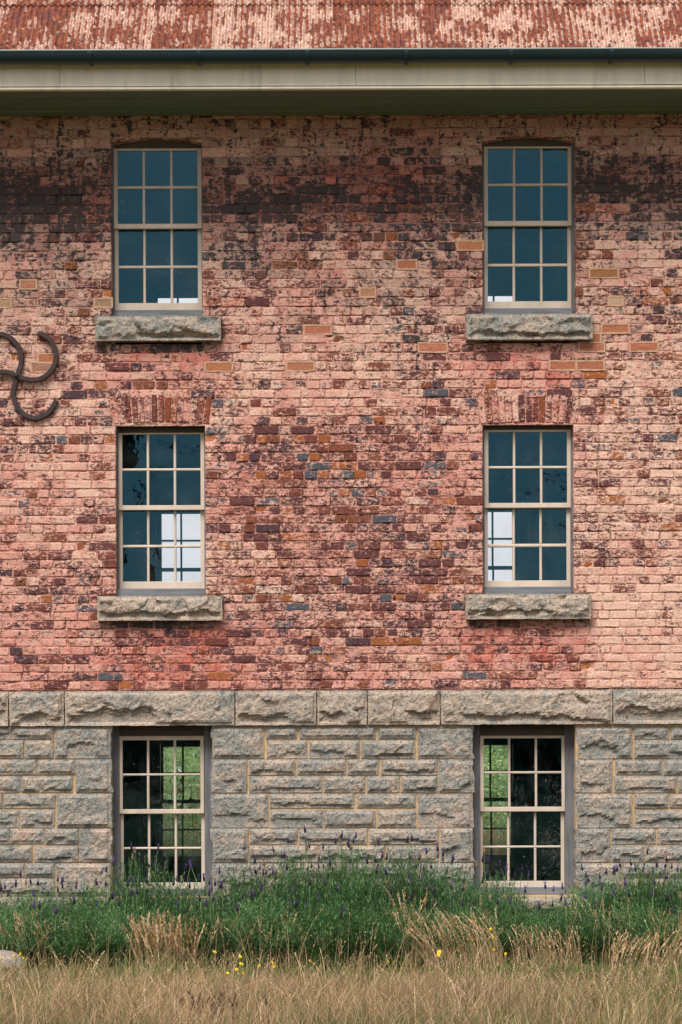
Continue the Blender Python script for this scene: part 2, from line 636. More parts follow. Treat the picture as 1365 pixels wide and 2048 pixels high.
# windows: all measured in photo pixels
WINDOWS = [
    dict(k='top', cx=315, open=(222.5, 405), spring=285, crown=275, sash=(227, 404), lsash=(229, 404.5), top=295,
         rows=(301.5, 371.5, 377, 447.4), meet=457, lrows=(460, 531, 536.4, 606), rail=620.5, timb=(620.5, 636, 225, 407), sill=(193, 443, 635, 684)),
    dict(k='top', cx=1056, open=(965, 1152), spring=282.5, crown=271, sash=(968, 1144.5), lsash=(967.5, 1144), top=291,
         rows=(296.6, 366.4, 371.7, 441.6), meet=451.5, lrows=(455, 527, 533, 602.5), rail=617, timb=(617, 631.5, 966, 1146), sill=(932, 1184, 631, 682)),
    dict(k='mid', cx=322, open=(232, 411.5), spring=848, crown=844, sash=(236.5, 410), lsash=(237.5, 410), top=864,
         rows=(868.5, 936.6, 941.5, 1010.5), meet=1020, lrows=(1022.5, 1089.6, 1095, 1163), rail=1177.6, timb=(1177.6, 1192.5, 233, 413), sill=(197, 446, 1193, 1242)),
    dict(k='mid', cx=1056, open=(966, 1148), spring=848, crown=844, sash=(969, 1143), lsash=(968, 1142), top=858,
         rows=(863.8, 932, 937, 1005.8), meet=1015.5, lrows=(1019, 1087.5, 1094, 1161), rail=1174, timb=(1174, 1188.5, 967, 1144), sill=(931, 1181, 1189, 1239)),
    dict(k='low', cx=324, open=(222, 426), spring=1450, crown=1450, sash=(238.4, 408.5), lsash=(240.6, 410.5), top=1470.8,
         rows=(1480.5, 1547, 1551.5, 1618.4), meet=1627.3, lrows=(1630, 1694.2, 1698.7, 1765.2), rail=1778.5, timb=(1778.5, 1792, 239, 411), sill=None),
    dict(k='low', cx=1048, open=(946, 1152), spring=1450, crown=1450, sash=(960.8, 1131), lsash=(959, 1129.5), top=1470,
         rows=(1476.7, 1542.6, 1547.4, 1613.7), meet=1623, lrows=(1625.5, 1691.4, 1695.8, 1762), rail=1775, timb=(1775, 1789, 958, 1131), sill=None),
]
for w in WINDOWS:
    cy = (w['spring'] + w['rail']) / 2
    w['x0'], w['x1'] = P(w['open'][0], cy)[0], P(w['open'][1], cy)[0]
    w['zs'] = P(w['cx'], w['spring'])[1]
    w['zc'] = P(w['cx'], w['crown'])[1]
    bot = w['sill'][2] + 4 if w['sill'] else w['timb'][1] + 2
    w['z0'] = P(w['cx'], bot)[1]
    if w['sill']:
        w['sx0'], w['sx1'] = P(w['sill'][0], w['sill'][2])[0], P(w['sill'][1], w['sill'][2])[0]
        w['sz1'], w['sz0'] = P(w['cx'], w['sill'][2])[1], P(w['cx'], w['sill'][3])[1]


def head_z(w, x):
    """height of the opening's head at x"""
    u = (np.asarray(x) - (w['x0'] + w['x1']) / 2) / ((w['x1'] - w['x0']) / 2)
    return w['zs'] + (w['zc'] - w['zs']) * np.clip(1 - u * u, 0, 1)


# ---- fields of weathering and painted shade over the brick face, in photo pixels
def fields(px, py, seed=0):
    px = np.asarray(px, float)
    py = np.asarray(py, float)
    big = fbm(px / 210, py / 150, 41, 3) - 0.5
    left = sstep(260, 120, px)
    right = sstep(1080, 1230, px)
    cover = 0.60 + big * 0.45
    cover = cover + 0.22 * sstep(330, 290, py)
    cover = cover + 0.06 * sstep(290, 330, py) * sstep(560, 420, py)
    cover = cover + 0.12 * sstep(450, 540, py) * sstep(880, 760, py)
    mid = sstep(400, 520, px) * sstep(960, 820, px)
    cover = cover - 0.10 * mid * sstep(800, 900, py) * sstep(1290, 1180, py)
    cover = cover + 0.12 * left * sstep(850, 950, py)
    cover = cover + 0.16 * right * sstep(850, 950, py) + 0.14 * right * sstep(1130, 1200, py) * sstep(1330, 1290, py)
    cover = cover + 0.0 * sstep(1180, 1260, py)
    hue = 0.20 + (fbm(px / 160, py / 110, 91, 3) - 0.5) * 0.7
    hue = hue + 0.12 * sstep(780, 900, py) * (1 - 0.8 * right) - 0.12 * right
    hue = hue + 0.03 * sstep(1190, 1260, py) * (1 - 0.5 * right)
    for (a, b, c, d) in ((230, 440, 690, 790), (940, 1180, 690, 770), (200, 440, 1245, 1370), (930, 1170, 1240, 1330)):
        hue = hue + 0.35 * sstep(a - 40, a + 30, px) * sstep(b + 40, b - 30, px) * sstep(c - 4, c + 14, py) * sstep(d + 30, d - 30, py)
    hue = hue + 0.42 * sstep(310, 340, py) * sstep(470, 420, py)
    soot_shade = 0.30 * sstep(330, 300, py)  # shade of the eaves painted into the colour of the top strip
    soot_shade = soot_shade + 0.50 * sstep(300, 322, py) * sstep(500, 360, py)
    soot_shade = soot_shade + 0.34 * sstep(330, 400, py) * sstep(700, 440, py)
    soot_shade = soot_shade + 0.14 * left * sstep(320, 360, py) * sstep(680, 470, py)
    soot_shade = soot_shade - 0.10 * right * sstep(320, 360, py)
    soot_shade = soot_shade + 0.10 * sstep(560, 620, py) * sstep(800, 660, py)
    soot_shade = soot_shade + (fbm(px / 120, py / 60, 61, 3) - 0.5) * 0.8 * sstep(300, 330, py) * sstep(800, 560, py)
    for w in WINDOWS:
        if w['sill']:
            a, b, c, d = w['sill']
            soot_shade = soot_shade + 0.55 * sstep(a - 6, a + 8, px) * sstep(b + 6, b - 8, px) * sstep(d - 3, d, py) * sstep(d + 20, d + 5, py)  # the sill's soft shadow painted as a dark strip beneath it
    return cover, hue, soot_shade


BARE = [(C(102, 62, 62), .34), (C(120, 68, 58), .26), (C(84, 62, 68), .14), (C(132, 78, 58), .12), (C(160, 94, 54), .05), (C(84, 88, 96), .09)]


def pick_bare(rng, py):
    bl = 0.06 + (0.09 if 760 < py < 1010 else 0)
    r = rng.random()
    acc = 0
    ws = [w for _, w in BARE]
    ws[5] = bl
    tot = sum(ws)
    for (c, _), w in zip(BARE, ws):
        acc += w / tot
        if r <= acc:
            return c
    return BARE[0][0]


# ---- courses
courses = []
z = Z_BAND1 + 3.0 / S
pyc = 1536 - (z - EYE) * S
while z < Z_TOP + 0.10:
    h = (17.1 + (1380 - pyc) / 1150 * 2.1) / S
    courses.append((z, z + h))
    z += h
    pyc = 1536 - (z - EYE) * S


def blocked(z0, z1):
    """x ranges not to be bricked between z0 and z1"""
    out = []
    zc = (z0 + z1) / 2
    for w in WINDOWS:
        if w['k'] == 'low':
            continue
        top = w['zs'] if w['k'] == 'mid' else w['zs'] - 0.002
        if w['z0'] < zc < top:
            out.append((w['x0'], w['x1'], 'open'))
        if w['sz0'] - 0.012 < zc < w['sz1'] + 0.004:
            out.append((w['sx0'], w['sx1'], 'sill'))
        if w['k'] == 'mid' and w['zs'] - 0.01 < zc < w['arch1'] - 0.01:
            k = (zc - w['zs']) / (w['arch1'] - w['zs'])
            out.append((w['ax0'] - 0.035 * k, w['ax1'] + 0.035 * k, 'arch'))
    return out


for w in WINDOWS:
    if w['k'] == 'mid':
        w['ax0'] = w['x0'] - 0.02
        w['ax1'] = w['x1'] + 0.035
        w['arch1'] = P(w['cx'], 791)[1]

# fresh replacement bricks: centre x, centre y, width (photo px), colour
FRESH = [(941, 483, 48, (200, 120, 78)), (814, 522, 36, (178, 98, 68)), (1208, 539, 54, (160, 104, 56)), (736, 580, 28, (186, 130, 98)),
         (57, 567, 30, (190, 120, 92)), (9, 605, 24, (176, 146, 112)), (207, 604, 32, (158, 132, 104)), (636, 655, 52, (190, 104, 78)),
         (866, 692, 54, (196, 112, 84)), (438, 732, 52, (186, 108, 72)), (601, 731, 52, (182, 110, 80)), (1231, 651, 52, (186, 106, 74)),
         (1288, 689, 53, (190, 104, 78)), (1126, 729, 50, (184, 100, 72)), (1181, 728, 52, (178, 98, 72)), (95, 716, 34, (184, 104, 66)),
         (85, 734, 42, (168, 120, 100)), (1184, 690, 48, (186, 108, 82)), (1192, 671, 17, (178, 106, 74)), (1232, 596, 26, (205, 176, 150))]
FRESH = [(a, b, c, tuple(0.66 * u + 0.34 * v for u, v in zip(d, (176, 138, 118)))) for a, b, c, d in FRESH]
fresh_by_course = {}
for fx, fy, fw, fc in FRESH:
    x, zz = P(fx, fy)
    ci = min(range(len(courses)), key=lambda i: abs((courses[i][0] + courses[i][1]) / 2 - zz))
    fresh_by_course.setdefault(ci, []).append((x - fw / S / 2, x + fw / S / 2, fc))


def brick_geo(x0, x1, z0, z1, rng, front=0.0, rough=1.0, back=0.045, tilt=0.003):
    """irregular brick: front face, worn edge ring, sides"""
    cx, cz = (x0 + x1) / 2, (z0 + z1) / 2
    w, h = x1 - x0, z1 - z0
    c = min(0.0075, h * 0.12) * rough
    j = 0.0032 * rough
    out = []
    cs = [rng.uniform(0.3, 1.4) * c for _ in range(8)]
    out.append((x0 + cs[0], z0))
    if w > 0.17:
        out.append((cx + rng.uniform(-.03, .03), z0 + rng.uniform(-1, 1.5) * j))
    out += [(x1 - cs[1], z0), (x1, z0 + cs[2]), (x1, z1 - cs[3]), (x1 - cs[4], z1)]
    if w > 0.17:
        out.append((cx + rng.uniform(-.03, .03), z1 + rng.uniform(-1.5, 1) * j))
    out += [(x0 + cs[5], z1), (x0, z1 - cs[6]), (x0, z0 + cs[7])]
    out = [(a + rng.uniform(-j, j), b + rng.uniform(-j, j) * 0.7) for a, b in out]
    n = len(out)
    tx, tz = rng.uniform(-tilt, tilt) / max(w, .1), rng.uniform(-tilt, tilt) / h
    ins = 0.0038 * rough + 0.001
    V = []
    for a, b in out:
        dx, dz = cx - a, cz - b
        sx = a + math.copysign(min(ins, abs(dx)), dx)
        sz = b + math.copysign(min(ins, abs(dz)), dz)
        V.append((sx, front + (a - cx) * tx + (b - cz) * tz + rng.uniform(-.0012, .0012), sz))
    for a, b in out:
        V.append((a, front + 0.005 * rough + 0.001 + (a - cx) * tx, b))
    for a, b in out:
        V.append((a, back, b))
    V.append((cx + rng.uniform(-.2, .2) * w, front + rng.uniform(-.003, .002), cz))
    F = []
    for i in range(n):
        k = (i + 1) % n
        F.append((3 * n, i, k))
        F.append((i, n + i, n + k))
        F.append((i, n + k, k))
        F.append((n + i, 2 * n + i, 2 * n + k))
        F.append((n + i, 2 * n + k, n + k))
    return V, F


bricks = []      # (area, V, F, tint rgba, weathering and shade rgba, x0, x1, z0, z1)
patches = []
rng = random.Random(21)
SL, HL, GAP = 0.236, 0.118, 0.0115
for ci, (z0, z1) in enumerate(courses):
    blk = blocked(z0, z1)
    fr = fresh_by_course.get(ci, [])
    xs = [(X0, X1)]
    for b0, b1, kind in sorted(blk):
        nx = []
        for a, b in xs:
            if b1 <= a or b0 >= b:
                nx.append((a, b))
                continue
            if b0 > a:
                nx.append((a, b0))
            if b1 < b:
                nx.append((b1, b))
        xs = nx
    for f0, f1, fc in fr:
        nx = []
        for a, b in xs:
            if f1 + .012 <= a or f0 - .012 >= b:
                nx.append((a, b))
                continue
            if f0 - 0.018 > a + 0.02:
                nx.append((a, f0 - 0.018))
            if f1 + 0.018 < b - 0.02:
                nx.append((f1 + 0.018, b))
        xs = nx
    header = ci % 2 == 0
    edges_open = {round(v, 4) for b in blk if b[2] == 'open' for v in b[:2]}
    for a, b in xs:
        x = a if abs(a - X0) > 1e-6 else a - rng.random() * 0.2
        first = True
        while x < b - 0.02:
            hd = (rng.random() < 0.93) if header else (rng.random() < 0.24)
            L = (HL if hd else SL) * rng.uniform(0.93, 1.07)
            if first and abs(a - X0) > 1e-6:
                L = (SL * rng.choice((0.5, 0.75, 1.0)) if not header else HL * rng.choice((1, 1, 0.6)))
            first = False
            e = x + L
            if b - e < 0.075:
                e = b
                if e - x > SL * 1.25:
                    m = (x + e) / 2
                    e = m
            bx0, bx1 = x + (0.0 if round(x, 4) in edges_open else GAP / 2), e - (0.0 if round(e, 4) in edges_open else GAP / 2)
            x = e
            bx0 = max(bx0, X0 + 0.004)
            if bx1 - bx0 < 0.02:
                continue
            zb0, zb1 = z0 + GAP * 0.46, z1 - GAP * 0.46
            for w in WINDOWS:
                if w['k'] == 'top' and bx1 > w['x0'] and bx0 < w['x1'] and zb1 > w['zs'] - 0.03 and zb0 < w['zc'] + 0.004:
                    zb0 = max(zb0, float(np.max(head_z(w, np.linspace(max(bx0, w['x0']), min(bx1, w['x1']), 5)))) + 0.004)
            if zb1 - zb0 < 0.025:
                continue
            px, py = to_px((bx0 + bx1) / 2, (zb0 + zb1) / 2)
            cov, hue, soot_shade = (float(v) for v in fields(px, py))
            deep = 0.11 if (round(bx0, 4) in edges_open or round(bx1, 4) in edges_open) else 0.045
            r = rng.random()
            front = rng.gauss(0, 0.0022)
            tint = pick_bare(rng, py)
            flat = 0.0
            if r < 0.12:
                cov -= rng.uniform(0.3, 0.5)
            elif r < 0.29:
                cov -= rng.uniform(0.15, 0.3)
            else:
                cov += rng.gauss(0.03, 0.08)
            if 0.29 < r < 0.335 and py > 400:                       # spalled face
                front += rng.uniform(0.006, 0.016)
                tint = C(*rng.choice(((172, 98, 52), (150, 84, 52), (182, 110, 58), (120, 74, 54))))
                cov = min(cov, 0.12)
            soot_shade += rng.gauss(0, 0.22) * (1 - 0.62 * float(sstep(400, 540, py))) * (1 if 300 < py < 760 else 0.35)
            hue += rng.gauss(0, 0.08)
            rr = rng.uniform(0.8, 1.5)
            V, F = brick_geo(bx0, bx1, zb0, zb1, rng, front, rr, deep)
            bricks.append(((bx1 - bx0) * (zb1 - zb0), V, F, (*tint, cov), (hue, soot_shade, 0.0, flat), bx0, bx1, zb0, zb1))
    for f0, f1, fc in fr:
        zb0, zb1 = z0 + GAP * 0.6, z1 - GAP * 0.6
        V, F = brick_geo(f0, f1, zb0, zb1, rng, -0.001, 0.35, 0.045, 0.001)
        bricks.append((9.0, V, F, (*C(*fc), -2.0), (0.2, -1.0, 0.0, 1.0), f0, f1, zb0, zb1))
        # mortar collar: ring of four strips
        m = MB()
        o = 0.015
        za, zb = z0 - 0.006, z1 + 0.006
        ql = [(f0 - o, f1 + o, zb1 - 0.001, zb), (f0 - o, f1 + o, za, zb0 + 0.001), (f0 - o, f0 + 0.001, zb0 + 0.001, zb1 - 0.001), (f1 - 0.001, f1 + o, zb0 + 0.001, zb1 - 0.001)]
        for q in ql:
            nseg = 7 if q[1] - q[0] > 0.06 else 2
            q = list(q)
            cxs = np.linspace(q[0], q[1], nseg)
            top = [q[3] + rng.uniform(-.003, .004) * (q[1] - q[0] > .06) for _ in cxs]
            bot_ = [q[2] + rng.uniform(-.004, .003) * (q[1] - q[0] > .06) for _ in cxs]
            pts = [(c_, -0.0035 + rng.uniform(-.001, .001), b_) for c_, b_ in zip(cxs, bot_)] + [(c_, -0.0035, t_) for c_, t_ in zip(cxs, top)]
            pts += [(c_, 0.03, b_) for c_, b_ in zip(cxs, bot_)] + [(c_, 0.03, t_) for c_, t_ in zip(cxs, top)]
            n = nseg
            fcs = []
            for i in range(n - 1):
                fcs += [(i, i + 1, n + i + 1, n + i), (i, 2 * n + i, 2 * n + i + 1, i + 1), (n + i, n + i + 1, 3 * n + i + 1, 3 * n + i)]
            fcs += [(0, n, 3 * n, 2 * n), (n - 1, 3 * n - 1, 4 * n - 1, 2 * n - 1)]
            m.poly(pts, fcs)
        patches.append(m)

# ---- brick wall part: wall core + mortar face
ZB_LOW = -0.3
core = MB()


def wall_strips(mb, y0, y1, zlo, zhi, wins, xa=X0, xb=X1):
    cuts = sorted({xa, xb} | {w['x0'] for w in wins} | {w['x1'] for w in wins})
    for a, b in zip(cuts[:-1], cuts[1:]):
        c = (a + b) / 2
        inside = sorted([w for w in wins if w['x0'] < c < w['x1']], key=lambda w: w['z0'])
        zz = zlo
        for w in inside:
            if w['z0'] > zz:
                mb.box(a, b, y0, y1, zz, w['z0'])
            zz = w['zs']
        # arch infill above the topmost / each opening
        for w in inside:
            if w['zc'] > w['zs'] + 1e-4:
                n = 12
                xx = np.linspace(a, b, n + 1)
                hz = head_z(w, xx)
                nxt = [v['z0'] for v in inside if v['z0'] > w['zs']] or [zhi]
                zt = min(nxt)
                for i in range(n):
                    k = len(mb.v)
                    q = [(xx[i], y0, hz[i]), (xx[i + 1], y0, hz[i + 1]), (xx[i + 1], y1, hz[i + 1]), (xx[i], y1, hz[i]),
                         (xx[i], y0, zt), (xx[i + 1], y0, zt), (xx[i + 1], y1, zt), (xx[i], y1, zt)]
                    mb.poly(q, [(0, 3, 2, 1), (4, 5, 6, 7), (0, 1, 5, 4), (2, 3, 7, 6)])
                zz = zt
        if zz < zhi:
            mb.box(a, b, y0, y1, zz, zhi)


wall_strips(core, 0.022, WT, Z_BAND1 - 0.05, Z_TOP + 0.1, [w for w in WINDOWS if w['k'] != 'low'])
# mortar face grid
MV, MF = [], []
for ci, (z0, z1) in enumerate(courses):
    blk = [b for b in blocked(z0, z1) if b[2] != 'arch']
    xs = [(X0, X1)]
    for b0, b1, kind in sorted(blk):
        nx = []
        for a, b in xs:
            if b1 <= a or b0 >= b:
                nx.append((a, b))
                continue
            if b0 > a:
                nx.append((a, b0))
            if b1 < b:
                nx.append((b1, b))
        xs = nx
    for a, b in xs:
        n = max(1, int((b - a) / 0.06))
        xx = np.linspace(a, b, n + 1)
        base = len(MV)
        for fz in (0.0, 0.5, 1.0):
            for x in xx:
                zz = z0 + (z1 - z0) * fz
                for w in WINDOWS:
                    if w['k'] == 'top' and w['x0'] < x < w['x1'] and w['z0'] < zz < head_z(w, x):
                        zz = float(head_z(w, x))
                MV.append((x, 0.0, zz))
        m = n + 1
        for r in range(2):
            for i in range(n):
                MF.append((base + r * m + i, base + r * m + i + 1, base + (r + 1) * m + i + 1, base + (r + 1) * m + i))
MV = np.array(MV)
mp = to_px(MV[:, 0], MV[:, 2])
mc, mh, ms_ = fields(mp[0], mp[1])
ero = fbm(MV[:, 0] * 9, MV[:, 2] * 13, 77, 3)
MV[:, 1] = 0.0055 + 0.014 * sstep(0.5, 0.75, ero)
nc = len(core.v)
tint = np.zeros((nc + len(MV), 4))
wear_shade = np.zeros((nc + len(MV), 4))
tint[:, :3] = C(120, 84, 74)
tint[:nc, 3] = 0.55
wear_shade[:nc, 0] = 0.3
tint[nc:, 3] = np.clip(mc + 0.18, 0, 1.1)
wear_shade[nc:, 0] = mh + 0.14
wear_shade[nc:, 1] = ms_ - 0.10
wear_shade[nc:, 2] = 1.0
wme = mesh_np("brick_wall", np.vstack([np.array(core.v), MV]), [np.array(core.f), np.array(MF) + nc], {'tint': tint, 'wear_shade': wear_shade})
brick_wall = add("brick_wall", wme, M_BRICK, bld)

# ---- bricks: the 300 that show largest are objects, the rest one mesh
FRX = 1372 / 2 / S


def in_view(b):
    return b[5] > -FRX and b[6] < FRX and b[7] < Z_TOP - 0.02


order = sorted(range(len(bricks)), key=lambda i: (not in_view(bricks[i]), -bricks[i][0]))
solo = set(order[:300])
V, F, T, W = [], [], [], []
nv = 0
for i, b in enumerate(bricks):
    v = np.array(b[1])
    f = np.array(b[2])
    t = np.tile(b[3], (len(v), 1))
    wv = np.tile(b[4], (len(v), 1))
    if i in solo:
        add("brick", mesh_np("brick", v, [f], {'tint': t, 'wear_shade': wv}), M_BRICK, brick_wall)
    else:
        V.append(v)
        F.append(f + nv)
        T.append(t)
        W.append(wv)
        nv += len(v)
bm_ = mesh_np("bricks", np.vstack(V), [np.vstack(F)], {'tint': np.vstack(T), 'wear_shade': np.vstack(W)})
tag(add("bricks", bm_, M_BRICK, brick_wall), kind='stuff')
for m in patches:
    m.build("mortar_patch", M_PATCH, brick_wall)

# ---- soldier arches above the middle windows
for w in WINDOWS:
    if w['k'] != 'mid':
        continue
    arch = empty("window_arch", (0, 0, 0), bld)
    n = 15
    cxm = (w['x0'] + w['x1']) / 2
    for i in range(n):
        a0 = w['ax0'] + (w['ax1'] - w['ax0']) * i / n + 0.004
        a1 = w['ax0'] + (w['ax1'] - w['ax0']) * (i + 1) / n - 0.004
        V, F = brick_geo(a0, a1, w['zs'] - 0.0, w['arch1'] - 0.008, rng, rng.gauss(-0.001, 0.0015), 0.9, 0.12, 0.004)
        V2 = []
        for (x, y, zz) in V:
            k = (zz - w['zs']) / (w['arch1'] - w['zs'])
            lift = (w['zc'] - w['zs']) * (1 - ((x - cxm) / ((w['ax1'] - w['ax0']) / 2)) ** 2)
            V2.append((cxm + (x - cxm) * (1 + 0.075 * k), y, zz + lift * (1 - 0.2 * k) + 0.0015))
        px, py = to_px((a0 + a1) / 2, w['zs'] + .1)
        t = i / (n - 1)
        cov = 0.30 + 0.62 * abs(t - 0.45) ** 1.3 + rng.gauss(0, 0.20)
        tc = C(*rng.choice(((112, 58, 48), (140, 74, 46), (96, 54, 52), (132, 70, 52))))
        v = np.array(V2)
        add("arch_brick", mesh_np("arch_brick", v, [np.array(F)], {'tint': np.tile((*tc, cov), (len(v), 1)), 'wear_shade': np.tile((0.35 + rng.gauss(0, .12), 0.05, 0.0, 0.0), (len(v), 1))}), M_BRICK, arch)

# ------------------------------------------------------------------ granite
def rock(x0, x1, z0, z1, seed, bulge=0.03, proud=0.0, back=0.12, cell=0.017, draft=0.012, ledge=None, ragged=(0, 0), amp=0.6):
    """pitch-faced block: faceted face with a cut back lower edge"""
    w, h = x1 - x0, z1 - z0
    nx, nz = max(5, int(w / cell)), max(4, int(h / cell))
    u = np.linspace(0, w, nx + 1)
    v = np.linspace(0, h, nz + 1)
    U, Vv = np.meshgrid(u, v)
    rs = np.random.default_rng(seed)
    wu = U + (fbm(U * 14 + seed, Vv * 14, seed, 3) - 0.5) * 0.07
    wv = Vv + (fbm(U * 14, Vv * 14 + seed, seed + 3, 3) - 0.5) * 0.07
    num, den = np.zeros_like(U), np.full_like(U, 1e-9)
    sp = 0.15
    for k in range(int(4 + w * h / (sp * sp) * 1.3)):
        pu, pv = rs.uniform(0, w), rs.uniform(0, h)
        gu, gv = rs.normal(0, 0.26) * amp, rs.normal(0.05, 0.26) * amp
        q = np.exp(-((wu - pu) ** 2 + ((wv - pv) * 1.5) ** 2) / (2 * (sp * 0.30) ** 2))
        q = q ** 2.2
        num += q * ((0.72 + amp * rs.uniform(-0.4, 0.4)) * bulge + gu * (wu - pu) + gv * (wv - pv))
        den += q
    hgt = num / den
    if ledge is None:
        ledge = rs.random() < 0.75
    if ledge:
        for _ in range(2 if w > 0.5 else 1):
            lc = rs.uniform(0.18, 0.45) * h
            span0, span1 = sorted(rs.uniform(-0.1, 1.1, 2) * w)
            if span1 - span0 < 0.35 * w:
                span0, span1 = span0 - 0.25 * w, span1 + 0.2 * w
            line = lc + (fbm(u * 7 + seed, u * 0 + 2.5, seed + 9, 4) - 0.5) * 0.45 * h
            inside = sstep(span0 - 0.04, span0 + 0.06, U) * sstep(span1 + 0.04, span1 - 0.06, U)
            hgt = hgt - (0.026 + 0.4 * bulge) * sstep(0.006, -0.010, Vv - line[None, :]) * inside * sstep(-0.05, 0.05, Vv + 0.03)
    hgt = hgt + (fbm(U * 30, Vv * 30, seed + 5, 4) - 0.5) * 0.022
    hgt = hgt + (fbm(U * 8, Vv * 8, seed + 6, 2) - 0.5) * 0.024 * amp
    edge = np.minimum(np.minimum(U, w - U), np.minimum(Vv, h - Vv))
    hgt = np.maximum(hgt * sstep(draft * 0.4, draft + 0.025, edge), 0.004 - proud * 0.7)
    X = x0 + U
    Z = z0 + Vv
    jit = (fbm(U * 22, Vv * 22, seed + 8, 3) - 0.5) * 0.012
    onl, onr, onb, ont = U < 1e-6, U > w - 1e-6, Vv < 1e-6, Vv > h - 1e-6
    X = X + np.where(onl | onr, jit, 0)
    Z = Z + np.where(onb | ont, jit * 0.8, 0)
    if ragged[0]:
        X = X - np.where(onl, ragged[0] * (fbm(Vv * 9, U * 0 + 1, seed + 4, 3) - 0.35), 0)
    if ragged[1]:
        X = X + np.where(onr, ragged[1] * (fbm(Vv * 9, U * 0 + 1, seed + 4, 3) - 0.35), 0)
    Y = -proud - hgt
    n = (nx + 1) * (nz + 1)
    idx = np.arange(n).reshape(nz + 1, nx + 1)
    F = np.stack([idx[:-1, :-1], idx[:-1, 1:], idx[1:, 1:], idx[1:, :-1]], -1).reshape(-1, 4)
    ring = np.concatenate([idx[0, :], idx[1:, -1], idx[-1, -2::-1], idx[-2:0:-1, 0]])
    Vt = np.stack([X, Y, Z], -1).reshape(-1, 3)
    rb = Vt[ring].copy()
    rb[:, 1] = back
    m = len(ring)
    a = np.arange(m)
    b = (a + 1) % m
    S2 = np.stack([ring[a], n + a, n + b, ring[b]], -1)
    return mesh_np("stone", np.vstack([Vt, rb]), [F, S2], smooth=False)


# string course
band = MB().box(X0, X1, 0.03, WT, Z_BAND0 + 0.004, Z_BAND1 - 0.052).build("stone_band", M_SMORT, bld)
bx = [-470, -330, -110, 20, 131, 471, 634.5, 735.5, 881, 1225, 1420, 1600, 1830]
bxw = [X0] + [wx(v) for v in bx if X0 < wx(v) < X1] + [X1]
for i, (a, b) in enumerate(zip(bxw[:-1], bxw[1:])):
    add("stone_block", rock(a + 0.005, b - 0.005, Z_BAND0, Z_BAND1 - 0.004, 300 + i, 0.032, 0.045 + R.uniform(0, .006), 0.10, draft=0.02, amp=0.4, ledge=True), M_GRANB, band)

# coursed granite wall: (left, right, top, bottom) in photo pixels
ST = []
ROWS = [(1453, 1478, 1480.5, 1517), (1519, 1549.5, 1552, 1585), (1587.5, 1616, 1619.5, 1655), (1657, 1688, 1691, 1724), (1726.5, 1754.5, 1757, 1791), (1793, 1832, 1834, 1890)]


def row(i, up=(), low=(), big=()):
    a, b, c, d = ROWS[i]
    for l, r in up:
        ST.append((l, r, a, b))
    for l, r in low:
        ST.append((l, r, c, d))
    for l, r in big:
        ST.append((l, r, a, d))


row(0, [(-60, 23.5), (26, 107.5)], [(-40, 47.5), (51, 107.5)], [(111, 222)])
row(1, [(-30, 72.5), (75, 150)], [(-70, 40), (42.5, 146.5)], [(152.5, 222)])
row(2, [(-80, 5), (7.5, 111)], [(-50, 39), (41, 110)], [(114, 222)])
row(3, [(-60, 19), (21, 89), (91.5, 157.5)], [(-45, 65), (69, 157.5)], [(160, 222)])
row(4, [(-70, 48.5), (50, 110)], [(-30, 110)], [(114, 222)])
row(5, [(-60, 60), (63, 160)], [(-60, 90), (93, 225)], [(163, 222)])
row(0, [(532.5, 595), (599, 752), (757, 832)], [(534, 615), (619, 719.5), (723, 830)], [(425, 528.5), (836, 945)])
row(1, [(499, 590), (595, 691), (694.5, 757), (762, 874.5)], [(499, 644), (647.5, 730), (734.5, 798.5), (802, 875.5)], [(425, 494), (878.5, 945)])
row(2, [(540, 709), (713.5, 832)], [(540, 646.5), (649, 751), (755.5, 832)], [(425, 536.5), (836, 945)])
row(3, [(500, 595), (598.5, 734.5), (738, 877)], [(498.5, 636), (638.5, 769.5), (773, 877)], [(425, 496.5), (881, 945)])
row(4, [(532.5, 690), (693.5, 831)], [(532.5, 640), (643, 740), (743, 831)], [(427.5, 530), (834.5, 945)])
row(5, [(500, 620), (623, 760), (763, 945)], [(225, 420), (423, 590), (593, 720), (723, 945)], [(425, 497)])
ST.append((225, 422, 1796, 1832))
ST.append((948, 1150, 1794, 1832))
ST.append((948, 1150, 1835, 1890))
row(0, [(1268.5, 1338), (1342, 1440)], [(1268.5, 1430)], [(1157, 1264.5)])
row(1, [(1231, 1324.5), (1328, 1450)], [(1228, 1353), (1356, 1440)], [(1154.5, 1224.5)])
row(2, [(1268.5, 1336), (1339.5, 1420)], [(1268.5, 1440)], [(1154.5, 1264.5)])
row(3, [(1223, 1312), (1315.5, 1430)], [(1221, 1288), (1291, 1450)], [(1154.5, 1219.5)])
row(4, [(1247, 1334.5), (1338, 1440)], [(1247, 1330), (1333, 1420)], [(1154.5, 1244)])
row(5, [(1154, 1290), (1293, 1430)], [(1154, 1260), (1263, 1440)], [])
# carry the same walling on beyond the frame
xl0, xr0 = 682.5 + X0 * S, 682.5 + X1 * S
for i, (a, b, c, d) in enumerate(ROWS):
    for (t, bt) in ((a, b), (c, d)):
        x = min([s[0] for s in ST if abs(s[2] - t) < 1 or (s[2] <= t and s[3] >= bt)]) - 3.5
        while x > xl0 + 30:
            l = max(xl0, x - R.uniform(70, 150))
            ST.append((l, x, t, bt))
            x = l - 3.5
        x = max([s[1] for s in ST if abs(s[2] - t) < 1 or (s[2] <= t and s[3] >= bt)]) + 3.5
        while x < xr0 - 30:
            r = min(xr0, x + R.uniform(70, 150))
            ST.append((x, r, t, bt))
            x = r + 3.5

